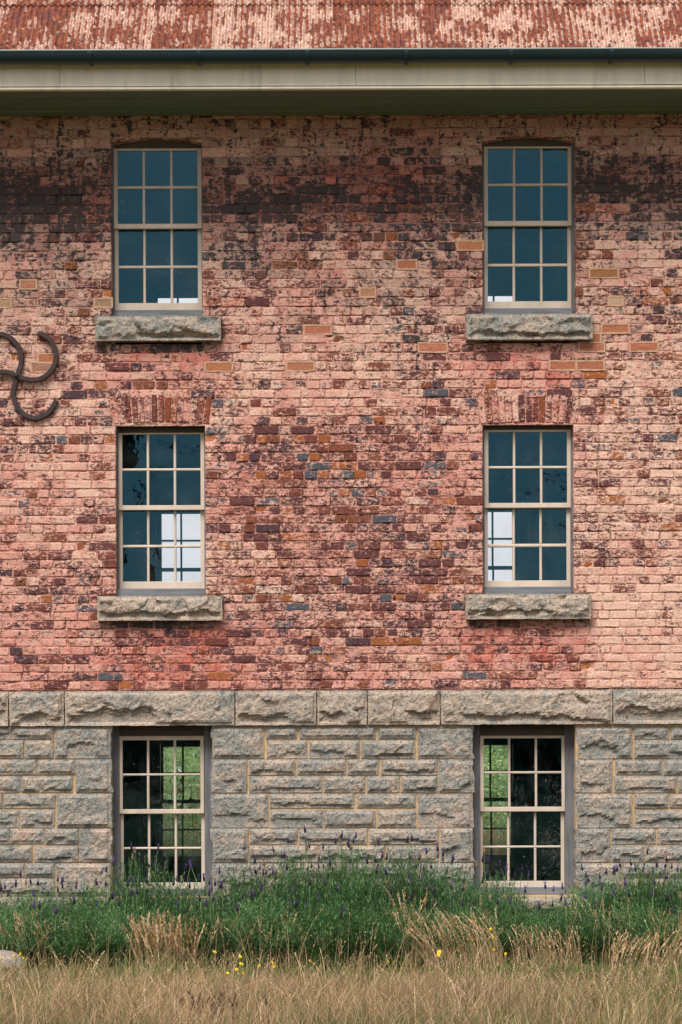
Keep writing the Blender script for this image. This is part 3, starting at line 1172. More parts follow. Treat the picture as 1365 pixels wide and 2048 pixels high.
low_wins = [w for w in WINDOWS if w['k'] == 'low']
sw = MB()
for w in low_wins:
    w['zs'] = w['zc'] = Z_BAND0 + 0.002
wall_strips(sw, 0.0, 0.42, ZB_LOW, Z_BAND0 + 0.002, low_wins)
stone_wall = sw.build("stone_wall", M_SMORT, bld)
for i, (l, r, t, b) in enumerate(ST):
    pc = ((l + r) / 2, (t + b) / 2)
    l, r = l - 0.1, r + 0.1
    xa, xb = P(l, pc[1])[0], P(r, pc[1])[0]
    za, zb = P(pc[0], b - 0.1)[1], P(pc[0], t + 0.1)[1]
    rl = rr_ = 0
    for w in low_wins:
        if abs(xa - w['x1']) < 0.045:
            rl = 0.05
        if abs(xb - w['x0']) < 0.045:
            rr_ = 0.05
    back = 0.17 if (rl or rr_) else 0.06
    add("stone", rock(xa, xb, za, zb, 500 + i, R.uniform(0.02, 0.034), R.uniform(0.008, 0.016), back, ragged=(rl, rr_), amp=0.24, ledge=R.random() < 0.55), M_GRAN, stone_wall)

# stone sills
for w in WINDOWS:
    if w['sill']:
        add("stone_sill", rock(w['sx0'], w['sx1'], w['sz0'], w['sz1'], 900 + int(w['cx']) + int(w['sill'][2]), 0.030, 0.075, 0.2, cell=0.013, draft=0.022, ledge=True, amp=0.7), M_GRANB if w['k'] == 'mid' else M_GRAN, bld)

# ------------------------------------------------------------------ sash windows
front_windows = []
for wi, w in enumerate(WINDOWS):
    low = w['k'] == 'low'
    win = empty("sash_window", (0, 0, 0), bld)
    front_windows.append(win)
    yf = 0.10 if not low else 0.15           # frame face
    ys, yl = yf + 0.012, yf + 0.055          # upper, lower sash faces
    cx = w['cx']
    cyu, cyl = (w['top'] + w['meet']) / 2, (w['meet'] + w['rail']) / 2

    def zz(py, y):
        return P(cx, py, y)[1]

    def xx(px, py, y):
        return P(px, py, y)[0]

    # box frame: jambs, head, timber sill
    fr = MB()
    fx0, fx1 = w['x0'] - 0.03, w['x1'] + 0.03
    jl, jr = xx(min(w['sash'][0], w['lsash'][0]) + 1.0, cyu, yf), xx(max(w['sash'][1], w['lsash'][1]) - 1.0, cyu, yf)
    zt = w['zc'] + 0.06 if not low else Z_BAND0 + 0.06
    ztop = zz(w['top'] + 1, yf)
    zb = zz(w['timb'][1], yf)
    fr.box(fx0, jl, yf, yf + 0.14, zb - 0.03, zt).box(jr, fx1, yf, yf + 0.14, zb - 0.03, zt)
    fr.build("window_frame", M_TIMB, win)
    hd = MB()
    hd.box(jl, jr, yf + 0.002, yf + 0.14, ztop, zt)
    hd.build("window_head", M_HEAD, win)
    tx0, tx1 = xx(w['timb'][2], w['timb'][0], yf - 0.03), xx(w['timb'][3], w['timb'][0], yf - 0.03)
    MB().bar(tx0, tx1, yf - 0.035, yf + 0.16, zz(w['timb'][1] + 0.5, yf - 0.03), zz(w['timb'][0], yf - 0.03), 0.005).build("timber_sill", M_TIMBH, win)

    def sash(y, L, Rr, top, rows, bot, name):
        cyy = (top + bot) / 2
        x0, x1 = xx(L, cyy, y), xx(Rr, cyy, y)
        th = 0.04
        stl = (8.4 if not low else 7.2)
        gl = (Rr - L - 2 * stl - 2 * 5.0) / 3
        cols = [(L + stl + k * (gl + 5.0), L + stl + k * (gl + 5.0) + gl) for k in range(3)]
        g = [(xx(a, cyy, y), xx(b, cyy, y)) for a, b in cols]
        r = [zz(v, y) for v in rows]
        zt_, zb_ = zz(top, y), zz(bot, y)
        m = MB()
        m.bar(x0, g[0][0], y, y + th, zb_, zt_, 0.003)
        m.bar(g[2][1], x1, y, y + th, zb_, zt_, 0.003)
        m.bar(g[0][0], g[2][1], y + 0.0006, y + th - .001, r[0], zt_, 0.003)
        m.bar(g[0][0], g[2][1], y + 0.0006, y + th - .001, zb_, r[3], 0.003)
        m.bar(g[0][0], g[2][1], y + 0.004, y + th - .004, r[2], r[1], 0.006)
        for k in range(2):
            for (zu, zd) in ((r[0], r[1]), (r[2], r[3])):
                m.bar(g[k][1], g[k + 1][0], y + 0.0046, y + th - .004, zd, zu, 0.006)
        m.build(name, M_CREAM, win)
        for k in range(3):
            for (zu, zd) in ((r[0], r[1]), (r[2], r[3])):
                pm = MB()
                a, b = R.gauss(0, 0.0006), R.gauss(0, 0.0006)
                wq, hq = (g[k][1] - g[k][0]) / 2 + 0.004, (zu - zd) / 2 + 0.004
                pm.v = [(sx * wq, sy * 0.0015 + a * sx + b * sz, sz * hq) for sx, sy, sz in
                        ((-1, -1, -1), (1, -1, -1), (1, 1, -1), (-1, 1, -1), (-1, -1, 1), (1, -1, 1), (1, 1, 1), (-1, 1, 1))]
                pm.f = [(0, 3, 2, 1), (4, 5, 6, 7), (0, 1, 5, 4), (1, 2, 6, 5), (2, 3, 7, 6), (3, 0, 4, 7)]
                pm.build("pane", M_GLASS, win, loc=((g[k][0] + g[k][1]) / 2, y + 0.018, (zu + zd) / 2))
        return g, r

    sash(yl, w['lsash'][0], w['lsash'][1], w['meet'] - 6, (w['lrows'][0] - 2, *w['lrows'][1:]), w['rail'], "lower_sash")
    g, r = sash(ys, w['sash'][0], w['sash'][1], w['top'], w['rows'], w['meet'], "upper_sash")
    if low:
        lx = (g[1][0] + g[1][1]) / 2 + 0.02
        lz = zz(w['rows'][3], ys)
        lk = MB().box(lx - 0.032, lx + 0.032, yl - 0.002, yl + 0.03, lz - 0.004, lz + 0.010)
        lk.tube([(lx + 0.015, yl + 0.012, lz + 0.009), (lx + 0.015, yl + 0.012, lz + 0.022), (lx + 0.015, yl + 0.012, lz + 0.034)], [0.008, 0.013, 0.006], 8)
        lk.build("sash_lock", M_BRASS, win)

# rear windows: the same windows turned round in the rear wall
rear_specs = []
for w, win in zip(WINDOWS, front_windows):
    sh = -0.16 if w['cx'] < 600 else 0.0
    rear_specs.append(dict(w, x0=w['x0'] + sh, x1=w['x1'] + sh))
    c = empty("sash_window", (w['x0'] + w['x1'] + sh, DEPTH + 0.24, 0), bld)
    c.rotation_euler.z = math.pi
    for ch in list(win.children):
        k = ch.copy()
        COL.link(k)
        k.parent = c

# rear wall, end walls, floors, ceiling: the shell of the house
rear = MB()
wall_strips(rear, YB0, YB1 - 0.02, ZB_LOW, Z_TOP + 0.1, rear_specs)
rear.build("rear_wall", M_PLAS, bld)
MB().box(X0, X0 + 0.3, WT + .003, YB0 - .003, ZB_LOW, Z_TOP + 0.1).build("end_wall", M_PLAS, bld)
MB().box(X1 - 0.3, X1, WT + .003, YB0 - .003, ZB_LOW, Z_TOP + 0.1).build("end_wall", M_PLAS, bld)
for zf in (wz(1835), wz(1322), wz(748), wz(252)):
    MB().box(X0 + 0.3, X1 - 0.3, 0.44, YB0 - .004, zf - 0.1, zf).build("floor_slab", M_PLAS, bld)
# pale batten beside each rear window of the two lower floors
for w in rear_specs[2:]:
    z0_ = w['z0'] - 0.3
    m = MB()
    for xe in (w['x0'] - 0.14, w['x1'] + 0.10):
        m.box(xe, xe + 0.045, YB0 - 0.03, YB0 - 0.002, z0_, w['zs'] + 0.12)
    m.build("window_architrave", M_CREAM, bld)

# ------------------------------------------------------------------ eaves
Y_F = -0.80
zf0, zf1 = 7.800, 8.125
fascia = empty("fascia", (0, 0, 0), bld)
fj = [X0 - .1, P(-480, 150, -.8)[0], P(120, 150, -.8)[0], P(712, 150, -.8)[0], P(1290, 150, -.8)[0], X1 + .1]
for a, b in zip(fj[:-1], fj[1:]):
    MB().bar(a + 0.0015, b - 0.0015, Y_F + R.uniform(0, .003), Y_F + 0.028, zf0 + 0.032 + R.uniform(0, .003), zf1, 0.002).build("fascia_board", M_FASC, fascia)
MB().bar(X0 - .1, X1 + .1, Y_F - 0.014, Y_F + 0.026, zf0 - 0.004, zf0 + 0.020, 0.006).build("fascia_bead", M_FASC, fascia)
soff = empty("soffit", (0, 0, 0), bld)
for (ya, yb) in ((Y_F + 0.026, -0.50), (-0.495, -0.155)):
    MB().box(X0 - .1, X1 + .1, ya, yb, zf0 + 0.016 + R.uniform(0, .002), zf0 + 0.035).build("soffit_board", M_SOFF, soff)
MB().bar(X0 - .1, X1 + .1, -0.15, -0.012, zf0 + 0.004, zf0 + 0.04, 0.01).build("cornice_strip", M_SOFF, soff)

# gutter: half round with a bead
gu = MB()
GYC, GZC, GR = -0.912, 8.088, 0.080
prof = []
for k in range(15):
    t = math.pi * (1.0 + k / 14.0)
    prof.append((GYC + GR * math.cos(t), GZC + GR * 1.15 * math.sin(t)))
bead = [(GYC - GR - 0.004 + 0.009 * math.cos(a), GZC + 0.004 + 0.009 * math.sin(a)) for a in np.linspace(0, 2 * math.pi, 9)[:-1]]
xs_ = np.linspace(X0 - .15, X1 + .15, 25)
n0 = len(gu.v)
for x in xs_:
    sag = 0.003 * math.sin(x * 1.1)
    gu.v += [(x, a, b + sag) for a, b in prof] + [(x, GYC + (a - GYC) * 0.96, GZC + (b - GZC) * 0.96 + sag) for a, b in prof]
m_ = len(prof)
for i in range(len(xs_) - 1):
    for k in range(m_ - 1):
        a, b = n0 + i * 2 * m_ + k, n0 + (i + 1) * 2 * m_ + k
        gu.f.append((a, a + 1, b + 1, b))
        a += m_
        b += m_
        gu.f.append((a + 1, a, b, b + 1))
gutter = gu.build("gutter", M_GUTT, bld, smooth=True)
bd = MB()
n0 = 0
for x in (xs_[0], xs_[-1]):
    bd.v += [(x, a, b) for a, b in bead]
for k in range(8):
    j = (k + 1) % 8
    bd.f.append((k, j, 8 + j, 8 + k))
bd.build("gutter_bead", mat_plain("worn_bead_paint", C(150, 165, 165), 0.1, 0.5, 6), gutter, smooth=True)
brp = MB()
for (dx0, dx1) in ((-0.018, 0.018),):
    pr = [(GYC + (GR + 0.011) * math.cos(t), GZC + (GR + 0.011) * 1.15 * math.sin(t)) for t in np.linspace(math.pi * 0.98, math.pi * 1.75, 10)]
    brp.v += [(dx0, a, b) for a, b in pr] + [(dx1, a, b) for a, b in pr]
    for k in range(9):
        brp.f.append((k, k + 1, 11 + k, 10 + k))
brp.box(-0.012, 0.012, GYC - 0.014, GYC + 0.014, GZC - GR * 1.15 - 0.018, GZC - GR * 1.15 - 0.004)
brm = brp.mesh("gutter_bracket")
for px in (-250, -36, 181, 398, 615, 813, 1022, 1223, 1432, 1640):
    x = P(px, 115, -0.95)[0]
    add("gutter_bracket", brm, M_GUTT, gutter, (x, 0, 0))

# corrugated roof
ct, st = math.cos(ROOF_P), math.sin(ROOF_P)
RY, RZ = -0.86, 8.118
roof = empty("roof", (0, 0, 0), bld)


def sheet_mesh(length, seed):
    nxs = 11 * 8
    u = np.linspace(-0.5 * CORR, 10.5 * CORR, nxs + 1)
    t = np.linspace(0, length, 9)
    U, T = np.meshgrid(u, t)
    hh = 0.0115 * np.cos(2 * math.pi * U / CORR) + (fbm(U * 3 + seed, T * 3, seed, 2) - 0.5) * 0.006
    hh = hh + 0.004 * sstep(9.3 * CORR, 10 * CORR, U)
    T2 = T + (T < 1e-6) * ((fbm(U * 9, U * 0 + seed, seed + 2, 2) - 0.5) * 0.02)
    Vs = np.stack([U, T2 * ct - hh * st, T2 * st + hh * ct], -1).reshape(-1, 3)
    Vb = Vs.copy()
    Vb[:, 2] -= 0.0015
    n = len(Vs)
    idx = np.arange(n).reshape(9, nxs + 1)
    F = np.stack([idx[:-1, :-1], idx[:-1, 1:], idx[1:, 1:], idx[1:, :-1]], -1).reshape(-1, 4)
    e = idx[0]
    E = np.stack([e[:-1], n + e[:-1], n + e[1:], e[1:]], -1)
    return mesh_np("roof_sheet", np.vstack([Vs, Vb]), [F, F[:, ::-1] + n, E], smooth=True)


sheets = [sheet_mesh(0.86, s) for s in (1, 2, 3, 4)]
k0 = math.ceil((X0 - 0.1 + 2.245) / (10 * CORR))
k1 = math.floor((X1 + 0.1 + 2.245) / (10 * CORR))
for rrow in range(3):
    t0 = LAP * rrow
    for k in range(k0 - 1, k1 + 1):
        x = -2.245 + k * 10 * CORR
        o = add("roof_sheet", sheets[(k * 3 + rrow * 2) % 4], M_RUST, roof, (x, RY + t0 * ct, RZ + t0 * st + 0.014 * rrow + (k % 2) * 0.0012))
t2 = LAP * 3
RDG = 2.1
ridge_t = (RDG - RY) / ct
MB().poly([(X0 - .12, RY + t2 * ct, RZ + t2 * st), (X1 + .12, RY + t2 * ct, RZ + t2 * st), (X1 + .12, RDG, RZ + ridge_t * st), (X0 - .12, RDG, RZ + ridge_t * st),
           (X1 + .12, 7.5, RZ), (X0 - .12, 7.5, RZ),
           (X1 + .12, 7.5, RZ - .03), (X0 - .12, 7.5, RZ - .03), (X1 + .12, RDG, RZ + ridge_t * st - .03), (X0 - .12, RDG, RZ + ridge_t * st - .03), (X1 + .12, RY + t2 * ct, RZ + t2 * st - .03), (X0 - .12, RY + t2 * ct, RZ + t2 * st - .03)],
          [(0, 1, 2, 3), (3, 2, 4, 5), (5, 4, 6, 7), (7, 6, 8, 9), (9, 8, 10, 11), (11, 10, 1, 0)]).build("roof_slope", M_RUST, roof)
MB().box(X0, X1, Y_F + 0.03, 7.3, 8.02, 8.05).build("roof_deck", M_HEAD, roof)
gab = MB()
for xg in (X0, X1 - 0.2):
    ap = (RDG, RZ + ridge_t * st - 0.06)
    gab.poly([(xg, -0.7, 8.05), (xg, ap[0], ap[1]), (xg, 7.3, 8.05), (xg + 0.2, -0.7, 8.05), (xg + 0.2, ap[0], ap[1]), (xg + 0.2, 7.3, 8.05)],
             [(0, 1, 2), (5, 4, 3), (0, 3, 4, 1), (1, 4, 5, 2), (2, 5, 3, 0)])
gab.build("gable", M_HEAD, roof)
scr = MB()
for k in range(-52, 53):
    for tt in (0.136, LAP + 0.10):
        x = -2.245 + 2 * k * CORR
        if not (X0 < x < X1):
            continue
        y_, z_ = RY + tt * ct - 0.009 * st, RZ + tt * st + 0.009 * ct + (0.016 if tt > .5 else 0)
        scr.tube([(x, y_, z_), (x, y_ - 0.006 * st, z_ + 0.006 * ct), (x, y_ - 0.012 * st, z_ + 0.012 * ct)], [0.011, 0.010, 0.003], 6)
tag(scr.build("roof_screws", M_SCREW, roof), kind='stuff')

# ------------------------------------------------------------------ wrought iron wall anchor (two crossed S bars)
def catmull(pts, n=10):
    out = []
    p = [pts[0]] + list(pts) + [pts[-1]]
    for i in range(1, len(p) - 2):
        for k in range(n):
            t = k / n
            q = []
            for c in range(2):
                a, b, cc, d = p[i - 1][c], p[i][c], p[i + 1][c], p[i + 2][c]
                q.append(0.5 * ((2 * b) + (-a + cc) * t + (2 * a - 5 * b + 4 * cc - d) * t * t + (-a + 3 * b - 3 * cc + d) * t ** 3))
            out.append(tuple(q))
    out.append(pts[-1])
    return out


def s_bar(half, y0, y1, width):
    """half: photo px from centre outwards; mirrored through the centre"""
    c = half[0]
    full = [(2 * c[0] - a, 2 * c[1] - b) for a, b in half[:0:-1]] + half
    path = [P(a, b, -0.03) for a, b in catmull(full, 8)]
    m = MB()
    n = len(path)
    for i, (x, zq) in enumerate(path):
        a = path[max(0, i - 1)]
        b = path[min(n - 1, i + 1)]
        d = Vector((b[0] - a[0], b[1] - a[1])).normalized()
        nn = (-d[1], d[0])
        wd = width / 2 * (1 + 0.06 * math.sin(i * 1.7))
        bv = 0.006
        for (s, y) in ((-wd, y1), (-wd, y0 + bv), (-wd + bv, y0), (wd - bv, y0), (wd, y0 + bv), (wd, y1)):
            m.v.append((x + nn[0] * s, y, zq + nn[1] * s))
    for i in range(n - 1):
        for k in range(6):
            j = (k + 1) % 6
            m.f.append((i * 6 + k, i * 6 + j, (i + 1) * 6 + j, (i + 1) * 6 + k))
    m.f += [tuple(range(6))[::-1], tuple((n - 1) * 6 + k for k in range(6))]
    return m


anch = empty("wall_anchor", (0, 0, 0), bld)
anch['label'] = "black wrought iron wall anchor of two crossed S bars"
s_bar([(35, 752), (29, 772), (27, 790), (34, 812), (50, 829), (70, 836), (90, 830), (105, 816), (113, 800)], -0.036, -0.004, 0.047).build("iron_bar", M_IRON, anch)
s_bar([(35, 752), (50, 758), (66, 760), (84, 757), (101, 744), (111, 726), (112, 704), (103, 683), (90, 672), (77, 667)], -0.052, -0.020, 0.047).build("iron_bar", M_IRON, anch)
ax, az = P(35, 752)
MB().tube([(ax, 0.0, az), (ax, -0.062, az), (ax, -0.068, az)], [0.020, 0.020, 0.012], 8).build("iron_bolt", M_IRON, anch)

# ------------------------------------------------------------------ plants
def ribbons(base, height, lean, width, col, segs=3, rs=NR, head=None):
    """bent tapering blades; base (n,3), lean (n,2) horizontal tip offset, col (n,3)"""
    n = len(base)
    ang = rs.uniform(0, math.pi, n)
    sx, sy = np.cos(ang) * width / 2, np.sin(ang) * width / 2 * 0.5
    V = np.zeros((n, segs + 1, 2, 3))
    for k in range(segs + 1):
        t = k / segs
        c = base + np.stack([lean[:, 0] * t * t, lean[:, 1] * t * t, height * (t - 0.12 * t * t * np.minimum(1, np.hypot(lean[:, 0], lean[:, 1]) / height))], -1)
        wk = 1 - 0.85 * t
        off = np.stack([sx * wk, sy * wk, np.zeros(n)], -1)
        V[:, k, 0] = c - off
        V[:, k, 1] = c + off
    i0 = np.arange(n)[:, None] * (segs + 1) * 2 + np.arange(segs)[None, :] * 2
    F = np.stack([i0, i0 + 1, i0 + 3, i0 + 2], -1).reshape(-1, 4)
    CC = np.zeros((n, segs + 1, 2, 4))
    CC[..., :3] = col[:, None, None, :]
    CC[..., 3] = 1
    return V.reshape(-1, 3), F, CC.reshape(-1, 4)


def leaf_quads(c, d, nrm, length, width, val):
    """one diamond leaf per row: centre base c, direction d, side nrm"""
    n = len(c)
    V = np.zeros((n, 4, 3))
    V[:, 0] = c
    V[:, 1] = c + d * (length * 0.5)[:, None] + nrm * (width / 2)[:, None]
    V[:, 2] = c + d * length[:, None]
    V[:, 3] = c + d * (length * 0.5)[:, None] - nrm * (width / 2)[:, None]
    F = np.arange(n * 4).reshape(n, 4)
    CC = np.ones((n, 4, 4))
    CC[..., :3] = val[:, None, None] if val.ndim == 1 else val[:, None, :]
    return V.reshape(-1, 3), F, CC.reshape(-1, 4)


def join(parts):
    V, F, CC, n = [], [], [], 0
    for v, f, c in parts:
        V.append(v)
        F.append(f + n)
        CC.append(c)
        n += len(v)
    return np.vstack(V), np.vstack(F), np.vstack(CC)


def unit(a):
    return a / np.maximum(1e-9, np.linalg.norm(a, axis=1, keepdims=True))


def lavender_mesh(seed, r=0.42, h=0.8, n=560):
    rs = np.random.default_rng(seed)
    a = rs.uniform(0, 2 * math.pi, n)
    q = np.sqrt(rs.uniform(0, 1, n))
    base = np.stack([np.cos(a) * q * r * 0.45, np.sin(a) * q * r * 0.45, np.zeros(n)], -1)
    top_h = h * (1 - 0.45 * q ** 2) * rs.uniform(0.66, 1.08, n)
    tip = np.stack([np.cos(a) * q * r * 1.05 + rs.normal(0, .05, n), np.sin(a) * q * r * 1.05 + rs.normal(0, .05, n), top_h], -1)
    parts = []
    lean = (tip - base)[:, :2]
    parts.append(ribbons(base, top_h, lean, np.full(n, 0.0085), np.full((n, 3), 0.95) * rs.uniform(0.6, 1.1, (n, 1)), 3, rs))
    m = 18
    tt = rs.uniform(0.25, 1.0, (n, m)) ** 0.8
    c = base[:, None, :] + np.stack([lean[:, 0, None] * tt ** 2, lean[:, 1, None] * tt ** 2, top_h[:, None] * tt], -1)
    c = c.reshape(-1, 3)
    k = len(c)
    up = rs.uniform(0.8, 2.6, k)
    ang = rs.uniform(0, 2 * math.pi, k)
    d = unit(np.stack([np.cos(ang), np.sin(ang), up], -1))
    nn = unit(np.cross(d, np.tile((0.2, 0.1, 1.0), (k, 1))))
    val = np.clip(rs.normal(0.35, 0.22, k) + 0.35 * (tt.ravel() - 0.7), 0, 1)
    parts.append(leaf_quads(c, d, nn, rs.uniform(0.026, 0.052, k), rs.uniform(0.0055, 0.0095, k), val))
    V, F, CC = join(parts)
    return mesh_np("foliage", V, [F], {'tint': CC})


def spike_mesh(seed, kind):
    """long bare stalk with a plump flower head and two upright petals"""
    rs = random.Random(seed)
    L = 0.16
    lx, ly = rs.uniform(-.03, .03), rs.uniform(-.03, .03)
    V, F, CC = [], [], []

    def tube(pts, rad, col, seg=5):
        m = MB()
        m.tube(pts, rad, seg)
        n = sum(len(v) for v in V)
        V.append(np.array(m.v))
        F.append([tuple(i + n for i in f) for f in m.f])
        CC.append(np.tile((*col, 1), (len(m.v), 1)))

    g = C(126, 152, 104)
    tube([(0, 0, -0.10), (lx * .4, ly * .4, L * .5), (lx, ly, L)], [0.0026, 0.0022, 0.002], g, 4)
    body = C(54, 44, 70) if kind == 0 else (C(86, 62, 112) if kind == 1 else C(150, 120, 88))
    tube([(lx, ly, L - 0.004), (lx, ly, L + 0.008), (lx * 1.05, ly, L + 0.024), (lx * 1.1, ly, L + 0.038)], [0.004, 0.0105, 0.0095, 0.004], body, 6)
    pet = C(96, 72, 132) if kind < 2 else C(176, 146, 110)
    for sgn in (-1, 1):
        tube([(lx * 1.1, ly, L + 0.036), (lx * 1.1 + sgn * 0.006, ly, L + 0.048), (lx * 1.1 + sgn * 0.009, ly, L + 0.062)], [0.002, 0.0042, 0.001], pet, 4)
    me = bpy.data.meshes.new("flower_spike")
    VV = np.vstack(V)
    me.from_pydata([tuple(v) for v in VV], [], [f for ff in F for f in ff])
    at = me.attributes.new('tint', 'FLOAT_COLOR', 'POINT')
    at.data.foreach_set('color', np.vstack(CC).astype(np.float32).ravel())
    me.update()
    return me


LAVM = [lavender_mesh(s) for s in (1, 2, 3, 4)]
SPM = [spike_mesh(s, k) for s, k in ((1, 0), (2, 0), (3, 0), (4, 1), (5, 1), (6, 2))]
# (photo x, top of foliage in photo y, distance in front of wall, width factor, number of spikes, label)
LAV = [
    (-190, 1795, 0.62, 1.0, 8, "lavender bush just outside the left edge below the granite wall"),
    (-50, 1800, 0.6, 1.0, 8, "low lavender bush half cut by the left edge of the photo"),
    (70, 1802, 0.55, 1.0, 11, "low lavender bush below the far left granite stones"),
    (170, 1792, 0.55, 0.9, 10, "lavender bush beside the left jamb of the left basement window"),
    (285, 1752, 0.75, 1.0, 20, "tall lavender bush growing up in front of the left basement window"),
    (385, 1788, 0.6, 0.8, 13, "lavender bush under the right half of the left basement window"),
    (490, 1770, 0.6, 1.0, 14, "lavender bush just right of the left basement window"),
    (595, 1748, 0.65, 1.0, 19, "lavender bush on the left of the tall middle clump"),
    (705, 1738, 0.7, 1.1, 22, "tallest lavender bush, midway between the two basement windows"),
    (815, 1742, 0.7, 1.0, 19, "lavender bush on the right of the tall middle clump"),
    (905, 1772, 0.6, 0.9, 14, "lavender bush just left of the right basement window"),
    (995, 1782, 0.65, 0.8, 14, "lavender bush under the left half of the right basement window"),
    (1085, 1822, 0.5, 0.8, 6, "small low lavender bush under the right basement window sill"),
    (1195, 1782, 0.6, 0.95, 13, "lavender bush just right of the right basement window"),
    (1290, 1766, 0.65, 1.0, 15, "lavender bush near the right edge below the granite stones"),
    (1385, 1768, 0.6, 1.0, 9, "lavender bush half cut by the right edge of the photo"),
    (1510, 1780, 0.6, 1.0, 8, "lavender bush just outside the right edge of the photo"),
    (-120, 1830, 2.15, 1.0, 3, "lavender bush in the front row outside the left edge"),
    (30, 1836, 2.15, 1.1, 5, "lavender bush in the front row behind the boulder"),
    (150, 1828, 2.25, 1.0, 6, "lavender bush in the front row left of the pale feathery grass"),
    (265, 1830, 2.05, 1.0, 6, "lavender bush in the front row below the left basement window"),
    (400, 1826, 2.15, 1.0, 7, "lavender bush in the front row behind the pale feathery grass"),
    (530, 1822, 2.15, 1.1, 8, "lavender bush in the front row right of the pale feathery grass"),
    (660, 1818, 2.25, 1.1, 7, "lavender bush in the front row at the middle of the wall"),
    (780, 1824, 2.15, 1.0, 6, "lavender bush in the front row left of the leaning straw clump"),
    (905, 1834, 2.05, 1.0, 5, "lavender bush in the front row behind the leaning straw clump"),
    (1030, 1840, 2.05, 1.0, 5, "lavender bush in the front row below the right basement window"),
    (1160, 1832, 2.15, 1.0, 6, "lavender bush in the front row right of the right basement window"),
    (1280, 1828, 2.15, 1.1, 6, "lavender bush in the front row near the right edge"),
    (1410, 1830, 2.15, 1.0, 3, "lavender bush in the front row at the right edge of the photo"),
]
lr = random.Random(77)
for i, (px, py, dist, wf, ns, lab) in enumerate(LAV):
    y = -dist
    x, ztop = P(px, py, y)
    b = empty("lavender_bush", (x, y, float(ground_z(np.array(x), np.array(y)))))
    tag(b, lab, "lavender bush", "lavender bushes along the foot of the wall")
    hz = ztop * 1.29
    f = add("foliage", LAVM[i % 4], M_LAV, b)
    f.scale = (wf, wf, hz / 0.8)
    f.rotation_euler.z = lr.uniform(0, 6.28)
    for k in range(ns):
        a = lr.uniform(0, 6.28)
        q = math.sqrt(lr.random())
        s = add("flower_spike", SPM[lr.choice((0, 0, 1, 1, 2, 3, 4, 5))], M_SPIKE, b,
                (math.cos(a) * q * 0.40 * wf, math.sin(a) * q * 0.34 * wf, hz * 0.86 * (1 - 0.42 * q * q) * lr.uniform(0.92, 1.08) + lr.uniform(-0.06, 0.09)))
        s.rotation_euler = (lr.gauss(0, .12), lr.gauss(0, .12), lr.uniform(0, 6.28))
        sc = lr.uniform(0.85, 1.2)
        s.scale = (sc, sc, sc)

# ---- grass
TAN = np.array([C(204, 174, 136), C(186, 154, 116), C(162, 136, 102), C(222, 194, 158), C(138, 118, 88)])
GRN = np.array([C(112, 130, 72), C(84, 112, 64), C(140, 146, 90)])


def grass_patch(n, xr, yr, hr, wr, green, rs, lean=0.35, dens=None):
    x = rs.uniform(*xr, n)
    y = rs.uniform(*yr, n)
    if dens is not None:
        keep = rs.uniform(0, 1, n) < dens(x, y)
        x, y = x[keep], y[keep]
        n = len(x)
    z = ground_z(x, y) - 0.01
    cl = fbm(x * 1.7, y * 1.7, 33, 3)
    cl2 = fbm(x * 5.5, y * 5.5, 35, 2)
    h = rs.uniform(*hr, n) * (0.35 + 0.75 * cl + 0.6 * cl2) * (0.5 + 0.5 * sstep(-2.8, -5.6, np.where(y > 3, -9, y)))
    wind = np.stack([(fbm(x * 0.9, y * 0.9, 5, 2) - 0.35) * 0.5, (fbm(x * 0.9, y * 0.9, 8, 2) - 0.5) * 0.4], -1)
    le = (wind + rs.normal(0, 1, (n, 2)) * (lean * (0.35 + 1.3 * fbm(x * 1.3, y * 1.3, 19, 2)))[:, None]) * h[:, None]
    gp = np.clip(green + 0.28 * sstep(-4.4, -2.6, np.where(y > 3, -9, y)) + (fbm(x * 1.1, y * 1.6, 52, 3) - 0.5) * 1.4, 0, 1)
    isg = rs.uniform(0, 1, n) < gp
    dk = 0.55 + 0.9 * fbm(x * 2.3, y * 2.3, 71, 3)
    col = np.where(isg[:, None], GRN[rs.integers(0, 3, n)], TAN[rs.integers(0, 5, n)]) * rs.uniform(0.55, 1.3, (n, 1)) * dk[:, None]
    return ribbons(np.stack([x, y, z], -1), h, le, rs.uniform(*wr, n), col, 3, rs)


def seed_heads(x, y, h, le, rs, col, per=10, ln=0.014, spread=0.11):
    """small grains along the top of each stalk"""
    n = len(x)
    z = ground_z(x, y)
    t = 1 - rs.uniform(0, 1, (n, per)) * spread / h[:, None]
    bend = np.minimum(1, np.hypot(le[:, 0], le[:, 1]) / h)
    c = np.stack([x[:, None] + le[:, 0, None] * t * t, y[:, None] + le[:, 1, None] * t * t, z[:, None] + h[:, None] * (t - 0.12 * t * t * bend[:, None])], -1).reshape(-1, 3)
    k = len(c)
    d = unit(np.stack([rs.normal(0, .35, k), rs.normal(0, .3, k), np.ones(k)], -1) + np.repeat(np.stack([le[:, 0] / h, le[:, 1] / h, 0 * h], -1), per, 0))
    ang = rs.uniform(0, math.pi, k)
    nn = unit(np.cross(d, np.stack([np.cos(ang), np.sin(ang), 0 * ang], -1)))
    return leaf_quads(c - d * ln * 0.3, d, nn, rs.uniform(0.7, 1.3, k) * ln, rs.uniform(0.3, 0.5, k) * ln, np.repeat(col, per, 0))


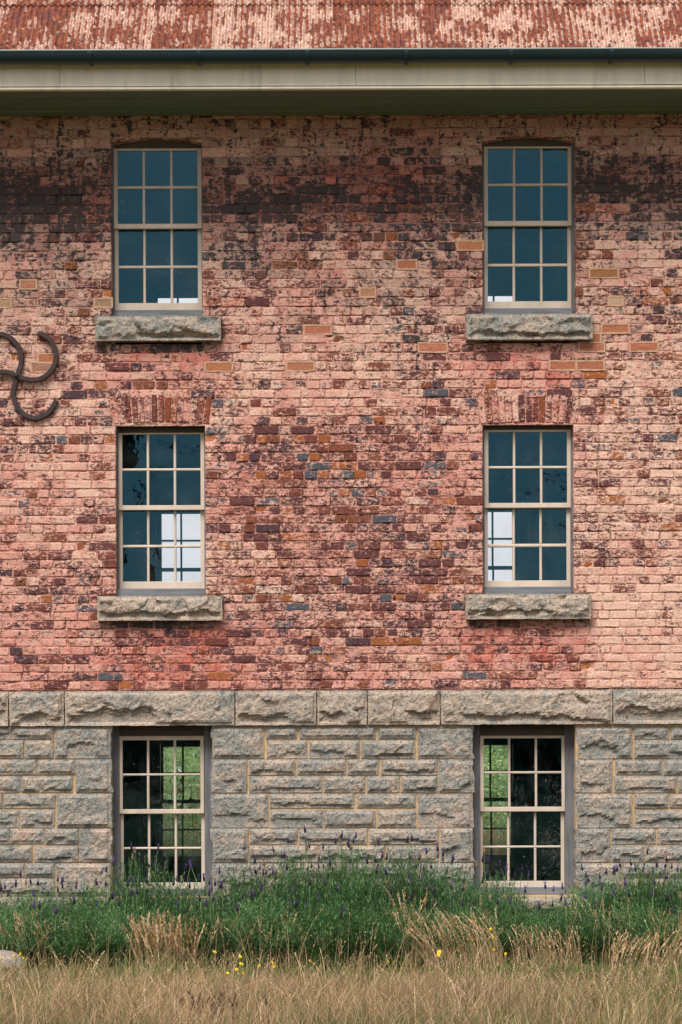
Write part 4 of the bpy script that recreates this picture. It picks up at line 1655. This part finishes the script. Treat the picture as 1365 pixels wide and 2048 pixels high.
def stalks(n, xr, yr, hr, rs, lean=0.25, width=(0.0025, 0.004), per=12, green=0.1, ln=0.014, spread=0.11, drift=(0.0, 0.0)):
    x = rs.uniform(*xr, n)
    y = rs.uniform(*yr, n)
    h = rs.uniform(*hr, n)
    le = (rs.normal(0, lean, (n, 2)) + np.array(drift)) * h[:, None]
    isg = rs.uniform(0, 1, n) < green
    col = np.where(isg[:, None], GRN[rs.integers(0, 3, n)], TAN[rs.integers(0, 4, n)]) * rs.uniform(0.95, 1.4, (n, 1))
    z = ground_z(x, y)
    a = ribbons(np.stack([x, y, z], -1), h, le, rs.uniform(*width, n), col, 4, rs)
    b = seed_heads(x, y, h, le, rs, np.clip(col * 1.12, 0, 0.8), per, ln, spread)
    return [a, b]


gr = np.random.default_rng(99)
gp = []
gp.append(grass_patch(42000, (-4.2, 4.2), (-7.4, -3.0), (0.09, 0.22), (0.0035, 0.007), 0.24, gr))
gp.append(grass_patch(17000, (-4.2, 4.2), (-3.4, -2.6), (0.04, 0.12), (0.004, 0.009), 0.4, gr))
gp.append(grass_patch(1500, (-4.2, 4.2), (-3.1, -2.1), (0.10, 0.28), (0.004, 0.008), 0.7, gr, 0.6))
gp.append(grass_patch(5000, (-4.2, 4.2), (-7.4, -2.8), (0.16, 0.32), (0.003, 0.006), 0.05, gr, 0.6))
gp += stalks(1900, (-4.2, 4.2), (-6.9, -3.6), (0.14, 0.33), gr, 0.35, (0.004, 0.006))
gp += stalks(330, (-4.2, 4.2), (-2.9, -2.3), (0.2, 0.6), gr, 0.35, (0.003, 0.005), 8, 0.3)
gp.append(grass_patch(2600, (-4.2, 4.2), (-3.9, -2.2), (0.16, 0.5), (0.004, 0.008), 1.0, gr, 0.5, lambda x, y: sstep(0.4, 0.6, fbm(x * 1.2, y * 1.2, 15, 2))))
V, F, CC = join(gp)
tag(add("dry_grass", mesh_np("dry_grass", V, [F], {'tint': CC}), M_GRASS), "knee high dry tan grass filling the foreground", kind='stuff')
V, F, CC = join([grass_patch(9000, (-5.3, 5.3), (-2.4, -0.05), (0.10, 0.24), (0.004, 0.009), 0.8, gr)])
tag(add("green_grass", mesh_np("green_grass", V, [F], {'tint': CC}), M_GRASS), "short green grass under the lavender at the wall foot", kind='stuff')

# tall grass clumps, each a thing: photo x, y of top, distance, half width m, stalks, drift, seed size
TUFTS = [
    (335, 1822, 2.5, 0.26, 75, (-0.10, 0.0), 0.026, "pale feathery grass clump standing tall below the left basement window"),
    (930, 1812, 2.5, 0.33, 110, (-0.35, 0.0), 0.015, "large clump of straw grass leaning left below the right basement window"),
    (830, 1770, 2.3, 0.10, 26, (-0.12, 0.0), 0.018, "narrow bundle of very tall straw stalks midway along the wall"),
    (45, 1815, 2.3, 0.22, 40, (-0.22, 0.0), 0.016, "straw grass clump behind the boulder leaning left"),
    (1095, 1850, 2.5, 0.28, 70, (-0.2, 0.0), 0.015, "dense straw grass clump below the right basement window"),
    (1345, 1812, 2.4, 0.18, 40, (0.0, 0.0), 0.016, "upright straw grass clump at the right edge of the photo"),
    (1215, 1790, 2.2, 0.2, 26, (-0.2, 0.0), 0.013, "thin tall grass stems near the right end of the lavender"),
    (560, 1815, 2.3, 0.28, 34, (0.05, 0.0), 0.018, "loose oat grass with drooping heads in front of the middle lavender"),
    (440, 1830, 2.3, 0.2, 30, (0.22, 0.0), 0.020, "wild oat stems arching right beside the pale feathery grass"),
    (690, 1835, 2.4, 0.22, 30, (0.12, 0.0), 0.015, "sparse grass stems in front of the tallest lavender"),
    (150, 1835, 2.4, 0.25, 30, (-0.1, 0.0), 0.014, "sparse straw stems between the boulder and the pale feathery grass"),
    (1290, 1855, 2.8, 0.3, 60, (0.25, 0.0), 0.020, "wild oat clump with drooping pale heads near the right edge"),
]
for i, (px, py, dist, hw, n, drift, ln, lab) in enumerate(TUFTS):
    y = -dist
    x, ztop = P(px, py, y)
    rs = np.random.default_rng(700 + i)
    n = int(n * 1.35)
    parts = stalks(n, (x - hw, x + hw), (y - 0.2, y + 0.2), (ztop * 0.6, ztop * 1.03), rs, 0.17, (0.0035, 0.0055), 34 if ln > 0.02 else 18, 0.04, ln * 1.25, 0.2 if ln > 0.02 else 0.14, drift)
    nb = int(n * 1.4)
    bx_ = rs.uniform(x - hw, x + hw, nb)
    by_ = rs.uniform(y - .25, y + .2, nb)
    hb = rs.uniform(0.25, 0.6, nb) * ztop
    colb = TAN[rs.integers(0, 4, nb)] * rs.uniform(0.9, 1.35, (nb, 1))
    parts.append(ribbons(np.stack([bx_, by_, ground_z(bx_, by_)], -1), hb, (rs.normal(0, .45, (nb, 2)) + np.array(drift)) * hb[:, None], rs.uniform(.0035, .006, nb), colb, 4, rs))
    V, F, CC = join(parts)
    V = V - np.array([x, y, 0])
    o = add("tall_grass_clump", mesh_np("tall_grass_clump", V, [F], {'tint': CC}), M_GRASS, None, (x, y, 0))
    tag(o, lab, "grass clump", "tall straw grass clumps in front of the lavender")

# dead dark stalks at the bottom edge
x, zt = P(440, 2022, -6.0)
rs = np.random.default_rng(3)
dp = empty("dead_plant", (x, -6.0, 0))
tag(dp, "clump of dead dark brown stalks in the foreground grass at the bottom edge", "dead plant")
M_DEAD = [mat_plain("dead_stalk", C(*c), 0.2, 0.9, 12) for c in ((96, 72, 62), (74, 56, 52), (120, 90, 72))]
for k in range(34):
    ox, oy = rs.normal(0, 0.16), rs.normal(0, 0.08)
    hh = rs.uniform(0.09, 0.19)
    lx, ly = rs.normal(0, 0.16, 2) * hh
    MB().tube([(ox, oy, -0.02), (ox + lx * .3, oy + ly * .3, hh * .5), (ox + lx * .8, oy + ly * .8, hh * .85), (ox + lx * 1.3, oy + ly * 1.3, hh)], [0.005, 0.007, 0.008, 0.002], 5).build("stalk", M_DEAD[k % 3], dp)

# boulder
bx_, bz_ = P(-30, 1902, -2.5)
th = np.linspace(0, math.pi, 15)
ph = np.linspace(0, 2 * math.pi, 25)[:-1]
TH, PH = np.meshgrid(th, ph, indexing='ij')
rr = 1 + (fbm(PH * 1.5 + 3, TH * 2, 8, 4) - 0.5) * 0.4
BV = np.stack([0.34 * rr * np.sin(TH) * np.cos(PH), 0.25 * rr * np.sin(TH) * np.sin(PH), 0.13 * np.sign(np.cos(TH)) * np.abs(np.cos(TH)) ** 0.6 * rr], -1).reshape(-1, 3)
idx = np.arange(15 * 24).reshape(15, 24)
nx_ = np.roll(idx, -1, 1)
BF = np.stack([idx[:-1], idx[1:], nx_[1:], nx_[:-1]], -1).reshape(-1, 4)
tag(add("boulder", mesh_np("boulder", BV, [BF], smooth=True), M_GRANB, None, (bx_, -2.5, bz_ - 0.125)), "pale grey boulder cut by the left edge of the photo in the grass", "boulder")
BVB = bz_

# yellow flowers
def flower_meshes():
    m = MB()
    pts = []
    for k in range(11):
        a = 2 * math.pi * k / 11
        r_ = 0.017
        n = len(m.v)
        ca_, sa_ = math.cos(a), math.sin(a)
        w_ = 0.0055
        m.v += [(0, 0, 0), (ca_ * r_ * .6 - sa_ * w_, sa_ * r_ * .6 + ca_ * w_, 0.005), (ca_ * r_, sa_ * r_, 0.006), (ca_ * r_ * .6 + sa_ * w_, sa_ * r_ * .6 - ca_ * w_, 0.005)]
        m.f.append((n, n + 3, n + 2, n + 1))
    m.tube([(0, 0, -0.012), (0, 0, 0.0), (0, 0, 0.009)], [0.004, 0.009, 0.005], 7)
    return m.mesh("flower_head")


FLM = flower_meshes()
stm = MB().tube([(0, 0, -1), (0.01, 0.0, -0.5), (0, 0, 0)], [0.0026, 0.0024, 0.002], 4).mesh("stem")
M_STEM = mat_plain("green_stem", C(112, 134, 78), 0.1, 0.8, 10)
YF = [(30, 1927, 1.2, "left of a trio below the boulder"), (42, 1920, 1.0, "flat one on the boulder's right flank"), (41, 1913, .7, "smallest and highest one by the boulder"),
      (48, 1936, 1.1, "lowest one of the flowers by the boulder"), (91, 1962, .7, "lone one in the dry grass right of the boulder"),
      (429, 1915, 1.2, "large round one in front of the lavender below the left window"), (383, 1882, .7, "tiny one right of the pale feathery grass"), (308, 1878, .8, "one among the pale feathery grass heads"),
      (480, 1934, 1.0, "upper one of the group below the middle lavender"), (483, 1965, 1.1, "one left of centre in the tan grass"), (519, 1973, 1.0, "one between two neighbours in the tan grass"),
      (545, 1957, 1.2, "top one of a close pair in the tan grass"), (549, 1975, 1.1, "bottom one of a close pair in the tan grass"), (474, 1985, .9, "paler one in the cluster of low flowers"),
      (456, 1998, .8, "lowest left one of the low flowers"), (487, 1997, .9, "lowest right one of the low flowers"), (404, 2026, .8, "one beside the dead brown stalks"),
      (620, 1951, .8, "lone one right of the close pair"),
      (982, 1859, 1.1, "topmost one right of the leaning straw clump"), (977, 1866, .8, "one just under the topmost by the straw clump"), (987, 1875, 1.1, "bright one below two others by the straw clump"),
      (935, 1878, .8, "left of two level ones in the straw clump"), (944, 1879, 1.0, "right of two level ones in the straw clump"), (880, 1918, 1.3, "largest one left of the leaning straw clump"),
      (877, 1932, 1.0, "one hanging under the largest by the straw clump"), (917, 1913, .9, "one in the middle of the leaning straw clump"), (988, 1907, 1.1, "lower right one beside the straw clump"),
      (1012, 1926, .7, "faint one right of the straw clump"), (777, 1953, .8, "lone one in the grass left of the straw clump"), (908, 1870, .7, "small one high on the left of the straw clump")]
for px, py, sc, where in YF:
    # nearer the lower it stands in the picture
    dist = 2.5 + max(0, (py - 1900)) / 140.0 * 3.0
    x, zq = P(px, py, -dist)
    zq = max(zq, 0.16)
    f = empty("yellow_flower", (x, -dist, 0))
    tag(f, "yellow flower, " + where, "flower", "yellow flowers scattered in the grass")
    hd = add("flower_head", FLM, M_YEL, f, (0, 0, zq))
    hd.rotation_euler = (R.uniform(0.4, 1.1), R.uniform(-.4, .4), R.uniform(0, 6.28))
    hd.scale = (sc, sc, sc)
    s = add("stem", stm, M_STEM, f, (0, 0, zq - 0.004))
    s.scale = (1, 1, zq)

# ------------------------------------------------------------------ garden behind the house, seen through the windows
def leaf_cloud(n, cx, cy, cz, rx, ry, rz, size, seed, lo=0.0, hi=1.0, squash=True):
    rs = np.random.default_rng(seed)
    k = 40
    cen = np.stack([rs.uniform(-1, 1, k), rs.uniform(-1, 1, k), rs.uniform(-1, 1, k)], -1)
    cen = cen[np.linalg.norm(cen, axis=1) < 1.1]
    pick = rs.integers(0, len(cen), n)
    p = cen[pick] * 0.78 + unit(rs.normal(0, 1, (n, 3))) * rs.uniform(0.18, 0.36, (n, 1))
    val = np.clip(lo + (hi - lo) * (rs.normal(0.5, 0.2, n) + 0.25 * (rs.uniform(0, 1, len(cen))[pick] - 0.5)), 0, 1)
    c = p * np.array([rx, ry, rz]) + np.array([cx, cy, cz])
    d = unit(rs.normal(0, 1, (n, 3)))
    nn = unit(np.cross(d, rs.normal(0, 1, (n, 3))))
    return leaf_quads(c, d, nn, rs.uniform(0.7, 1.3, n) * size, rs.uniform(0.35, 0.6, n) * size, val)


def put(name, parts, mat, loc=(0, 0, 0), parent=None):
    V, F, CC = join(parts)
    return add(name, mesh_np(name, V, [F], {'tint': CC}), mat, parent, loc)


for i, (x, y, rx, rz, lab) in enumerate([
        (-2.6, 13.0, 1.7, 2.1, "pale green shrub behind the house seen through the left basement window"),
        (-0.4, 14.0, 1.5, 1.9, "pale green shrub behind the house hidden between the basement windows"),
        (1.9, 13.5, 1.5, 1.8, "pale green shrub behind the house seen through the right basement window"),
        (-4.6, 14.0, 1.6, 1.8, "pale green shrub behind the house at its left end"),
        (4.2, 14.0, 1.6, 1.8, "pale green shrub behind the house at its right end")]):
    b = empty("shrub", (x, y, 0))
    tag(b, lab, "shrub", "shrubs behind the house")
    put("foliage", [leaf_cloud(5200, 0, 0, rz * 0.75, rx, 1.1, rz, 0.10, 40 + i)], M_HEDGE, parent=b)
    MB().tube([(0, 0, -0.1), (0.05, 0, 0.8), (0.1, 0.05, 1.6)], [0.06, 0.05, 0.03], 7).build("trunk", M_BARK, b)


def umbel(seed):
    rs = np.random.default_rng(seed)
    n = 60
    a = rs.uniform(0, 6.28, n)
    q = np.sqrt(rs.uniform(0, 1, n)) * 0.09
    c = np.stack([np.cos(a) * q, np.sin(a) * q, 0.02 - q * q * 2 + rs.normal(0, .004, n)], -1)
    d = unit(np.stack([rs.normal(0, 1, n), rs.normal(0, 1, n), rs.normal(0, .3, n)], -1))
    nn = unit(np.cross(d, np.tile((0, 0.2, 1.0), (n, 1))))
    V, F, CC = leaf_quads(c, d, nn, np.full(n, 0.03), np.full(n, 0.026), np.tile(np.array(C(226, 226, 176)), (n, 1)))
    return mesh_np("umbel", V, [F], {'tint': CC})


UM = [umbel(1), umbel(2)]
ur = random.Random(8)
for i in range(9):
    x = -2.75 + 0.17 * i + ur.uniform(-.05, .05)
    y = 8.2 + ur.uniform(0, 2.0)
    h = ur.uniform(0.95, 1.45)
    b = empty("cow_parsley", (x, y, 0))
    tag(b, ("leftmost" if i == 0 else "rightmost" if i == 8 else ("second", "third", "fourth", "fifth", "sixth", "seventh", "eighth")[i - 1]) + " white cow parsley from the left seen through the left basement window", "cow parsley", "cow parsley plants behind the house")
    MB().tube([(0, 0, 0), (0.03, 0, h * .5), (0, 0, h)], [0.01, 0.008, 0.004], 5).build("stem", M_STEM, b)
    for k in range(5):
        u = add("umbel", UM[k % 2], M_UMB, b, (ur.uniform(-.16, .16) if k else 0, ur.uniform(-.1, .1) if k else 0, h - 0.12 * k * ur.uniform(.6, 1.2)))
        u.rotation_euler = (ur.uniform(-.4, .4), ur.uniform(-.4, .4), 0)
    put("foliage", [leaf_cloud(500, 0, 0, h * 0.42, 0.3, 0.25, h * 0.42, 0.07, 90 + i, 0.4, 1.0)], M_HEDGE, parent=b)
V, F, CC = join([grass_patch(14000, (-5, 6), (7.2, 12.5), (0.4, 0.9), (0.006, 0.012), 0.3, gr)])
tag(add("meadow_grass", mesh_np("meadow_grass", V, [F], {'tint': CC}), M_GRASS), "tall pale meadow grass behind the house seen through the basement windows", kind='stuff')
# leafy plant close to the right rear window
x, y = 1.42, 7.3
b = empty("leafy_plant", (x, y, 0))
tag(b, "broad leaved green plant outside the rear window seen through the right basement window", "plant")
MB().tube([(0, 0, 0), (0.04, 0, 0.6), (0.0, 0, 1.25)], [0.01, 0.008, 0.004], 5).build("stem", M_STEM, b)
rs = np.random.default_rng(4)
for k in range(11):
    a = rs.uniform(0, 6.28)
    d = unit(np.array([[math.cos(a), math.sin(a) * .6, rs.uniform(-.5, .5)]]))
    nn = unit(np.cross(d, np.array([[0.3, -1.0, 0.4]])))
    v, f, c = leaf_quads(np.array([[0.02, 0, 0.45 + 0.075 * k]]), d, nn, np.array([0.17]), np.array([0.11]), np.array([rs.uniform(.3, .8)]))
    add("leaf", mesh_np("leaf", v, [f], {'tint': c}), M_HEDGE, b)

# ------------------------------------------------------------------ what the window panes reflect: the far side of the field
rs = np.random.default_rng(12)
parts = []
for i in range(26):
    x = -90 + i * 7.2 + rs.uniform(-2, 2)
    h = rs.uniform(6.0, 8.0)
    parts.append(leaf_cloud(900, x, -82 + rs.uniform(-4, 4), h * 0.5, 6.0, 3.5, h * 0.55, 1.3, 200 + i))
parts2 = []
for i in range(14):
    h = rs.uniform(3.4, 4.6)
    parts2.append(leaf_cloud(900, -32 + i * 5 + rs.uniform(-1, 1), 52 + rs.uniform(-2, 2), h * 0.45, 4.2, 2.5, h * 0.6, 0.9, 400 + i, 0.3, 1.0))
tag(put("far_hedge", parts2, M_HEDGE), "pale green hedge far behind the house seen through the basement windows", kind='stuff')
put_o = put("far_wood", parts, M_TREE)
tag(put_o, "low dark wood across the field that the basement panes reflect", kind='stuff')
gt = empty("gum_tree", (-8.1, -58.0, 0))
tag(gt, "gum tree across the field that the middle left panes reflect", "tree")
MB().tube([(0, 0, -.2), (0.2, 0, 4), (-0.2, 0, 8.5), (0.4, 0, 12)], [0.35, 0.28, 0.2, 0.08], 8).build("trunk", M_BARK, gt)
put("crown", [leaf_cloud(5200, -0.35, 0, 14.7, 0.95, 1.6, 2.0, 0.42, 333)], M_TREE, parent=gt)

# overhead cables across the field, mirrored as thin lines in the middle panes
M_POLE = M_BARK
ends = []
for px_, hp, lab in ((-13.0, 11.6, "tall timber power pole across the field to the left, mirrored line end"), (15.0, 7.6, "shorter timber power pole across the field to the right")):
    pl = empty("power_pole", (px_, -30.0, 0))
    tag(pl, lab, "power pole", "power poles across the field")
    MB().tube([(0, 0, -0.3), (0, 0, hp * .5), (0, 0, hp + 0.3)], [0.15, 0.13, 0.10], 8).build("pole", M_POLE, pl)
    MB().box(-0.05, 0.05, -0.9, 0.9, hp - 0.35, hp - 0.24).build("crossarm", M_POLE, pl)


def cable(pts, lab):
    xs = np.linspace(pts[0][0], pts[-1][0], 25)
    co = np.polyfit([p[0] for p in pts], [p[1] for p in pts], len(pts) - 1)
    o = MB().tube([(x, pts[0][2] + (pts[-1][2] - pts[0][2]) * i / 24, float(np.polyval(co, x))) for i, x in enumerate(xs)], 0.019, 5).build("overhead_cable", M_WIRE)
    tag(o, lab, "cable", "overhead cables across the field")


cable([(-13.0, 11.4, -30.0), (-3.6, 9.40, -30.0), (15.0, 7.5, -30.0)], "upper overhead cable mirrored in the top right pane of the middle left window")
cable([(-13.0, 11.1, -30.4), (-4.0, 8.93, -30.4), (15.0, 7.2, -30.4)], "lower overhead cable mirrored in two panes of the middle left window")
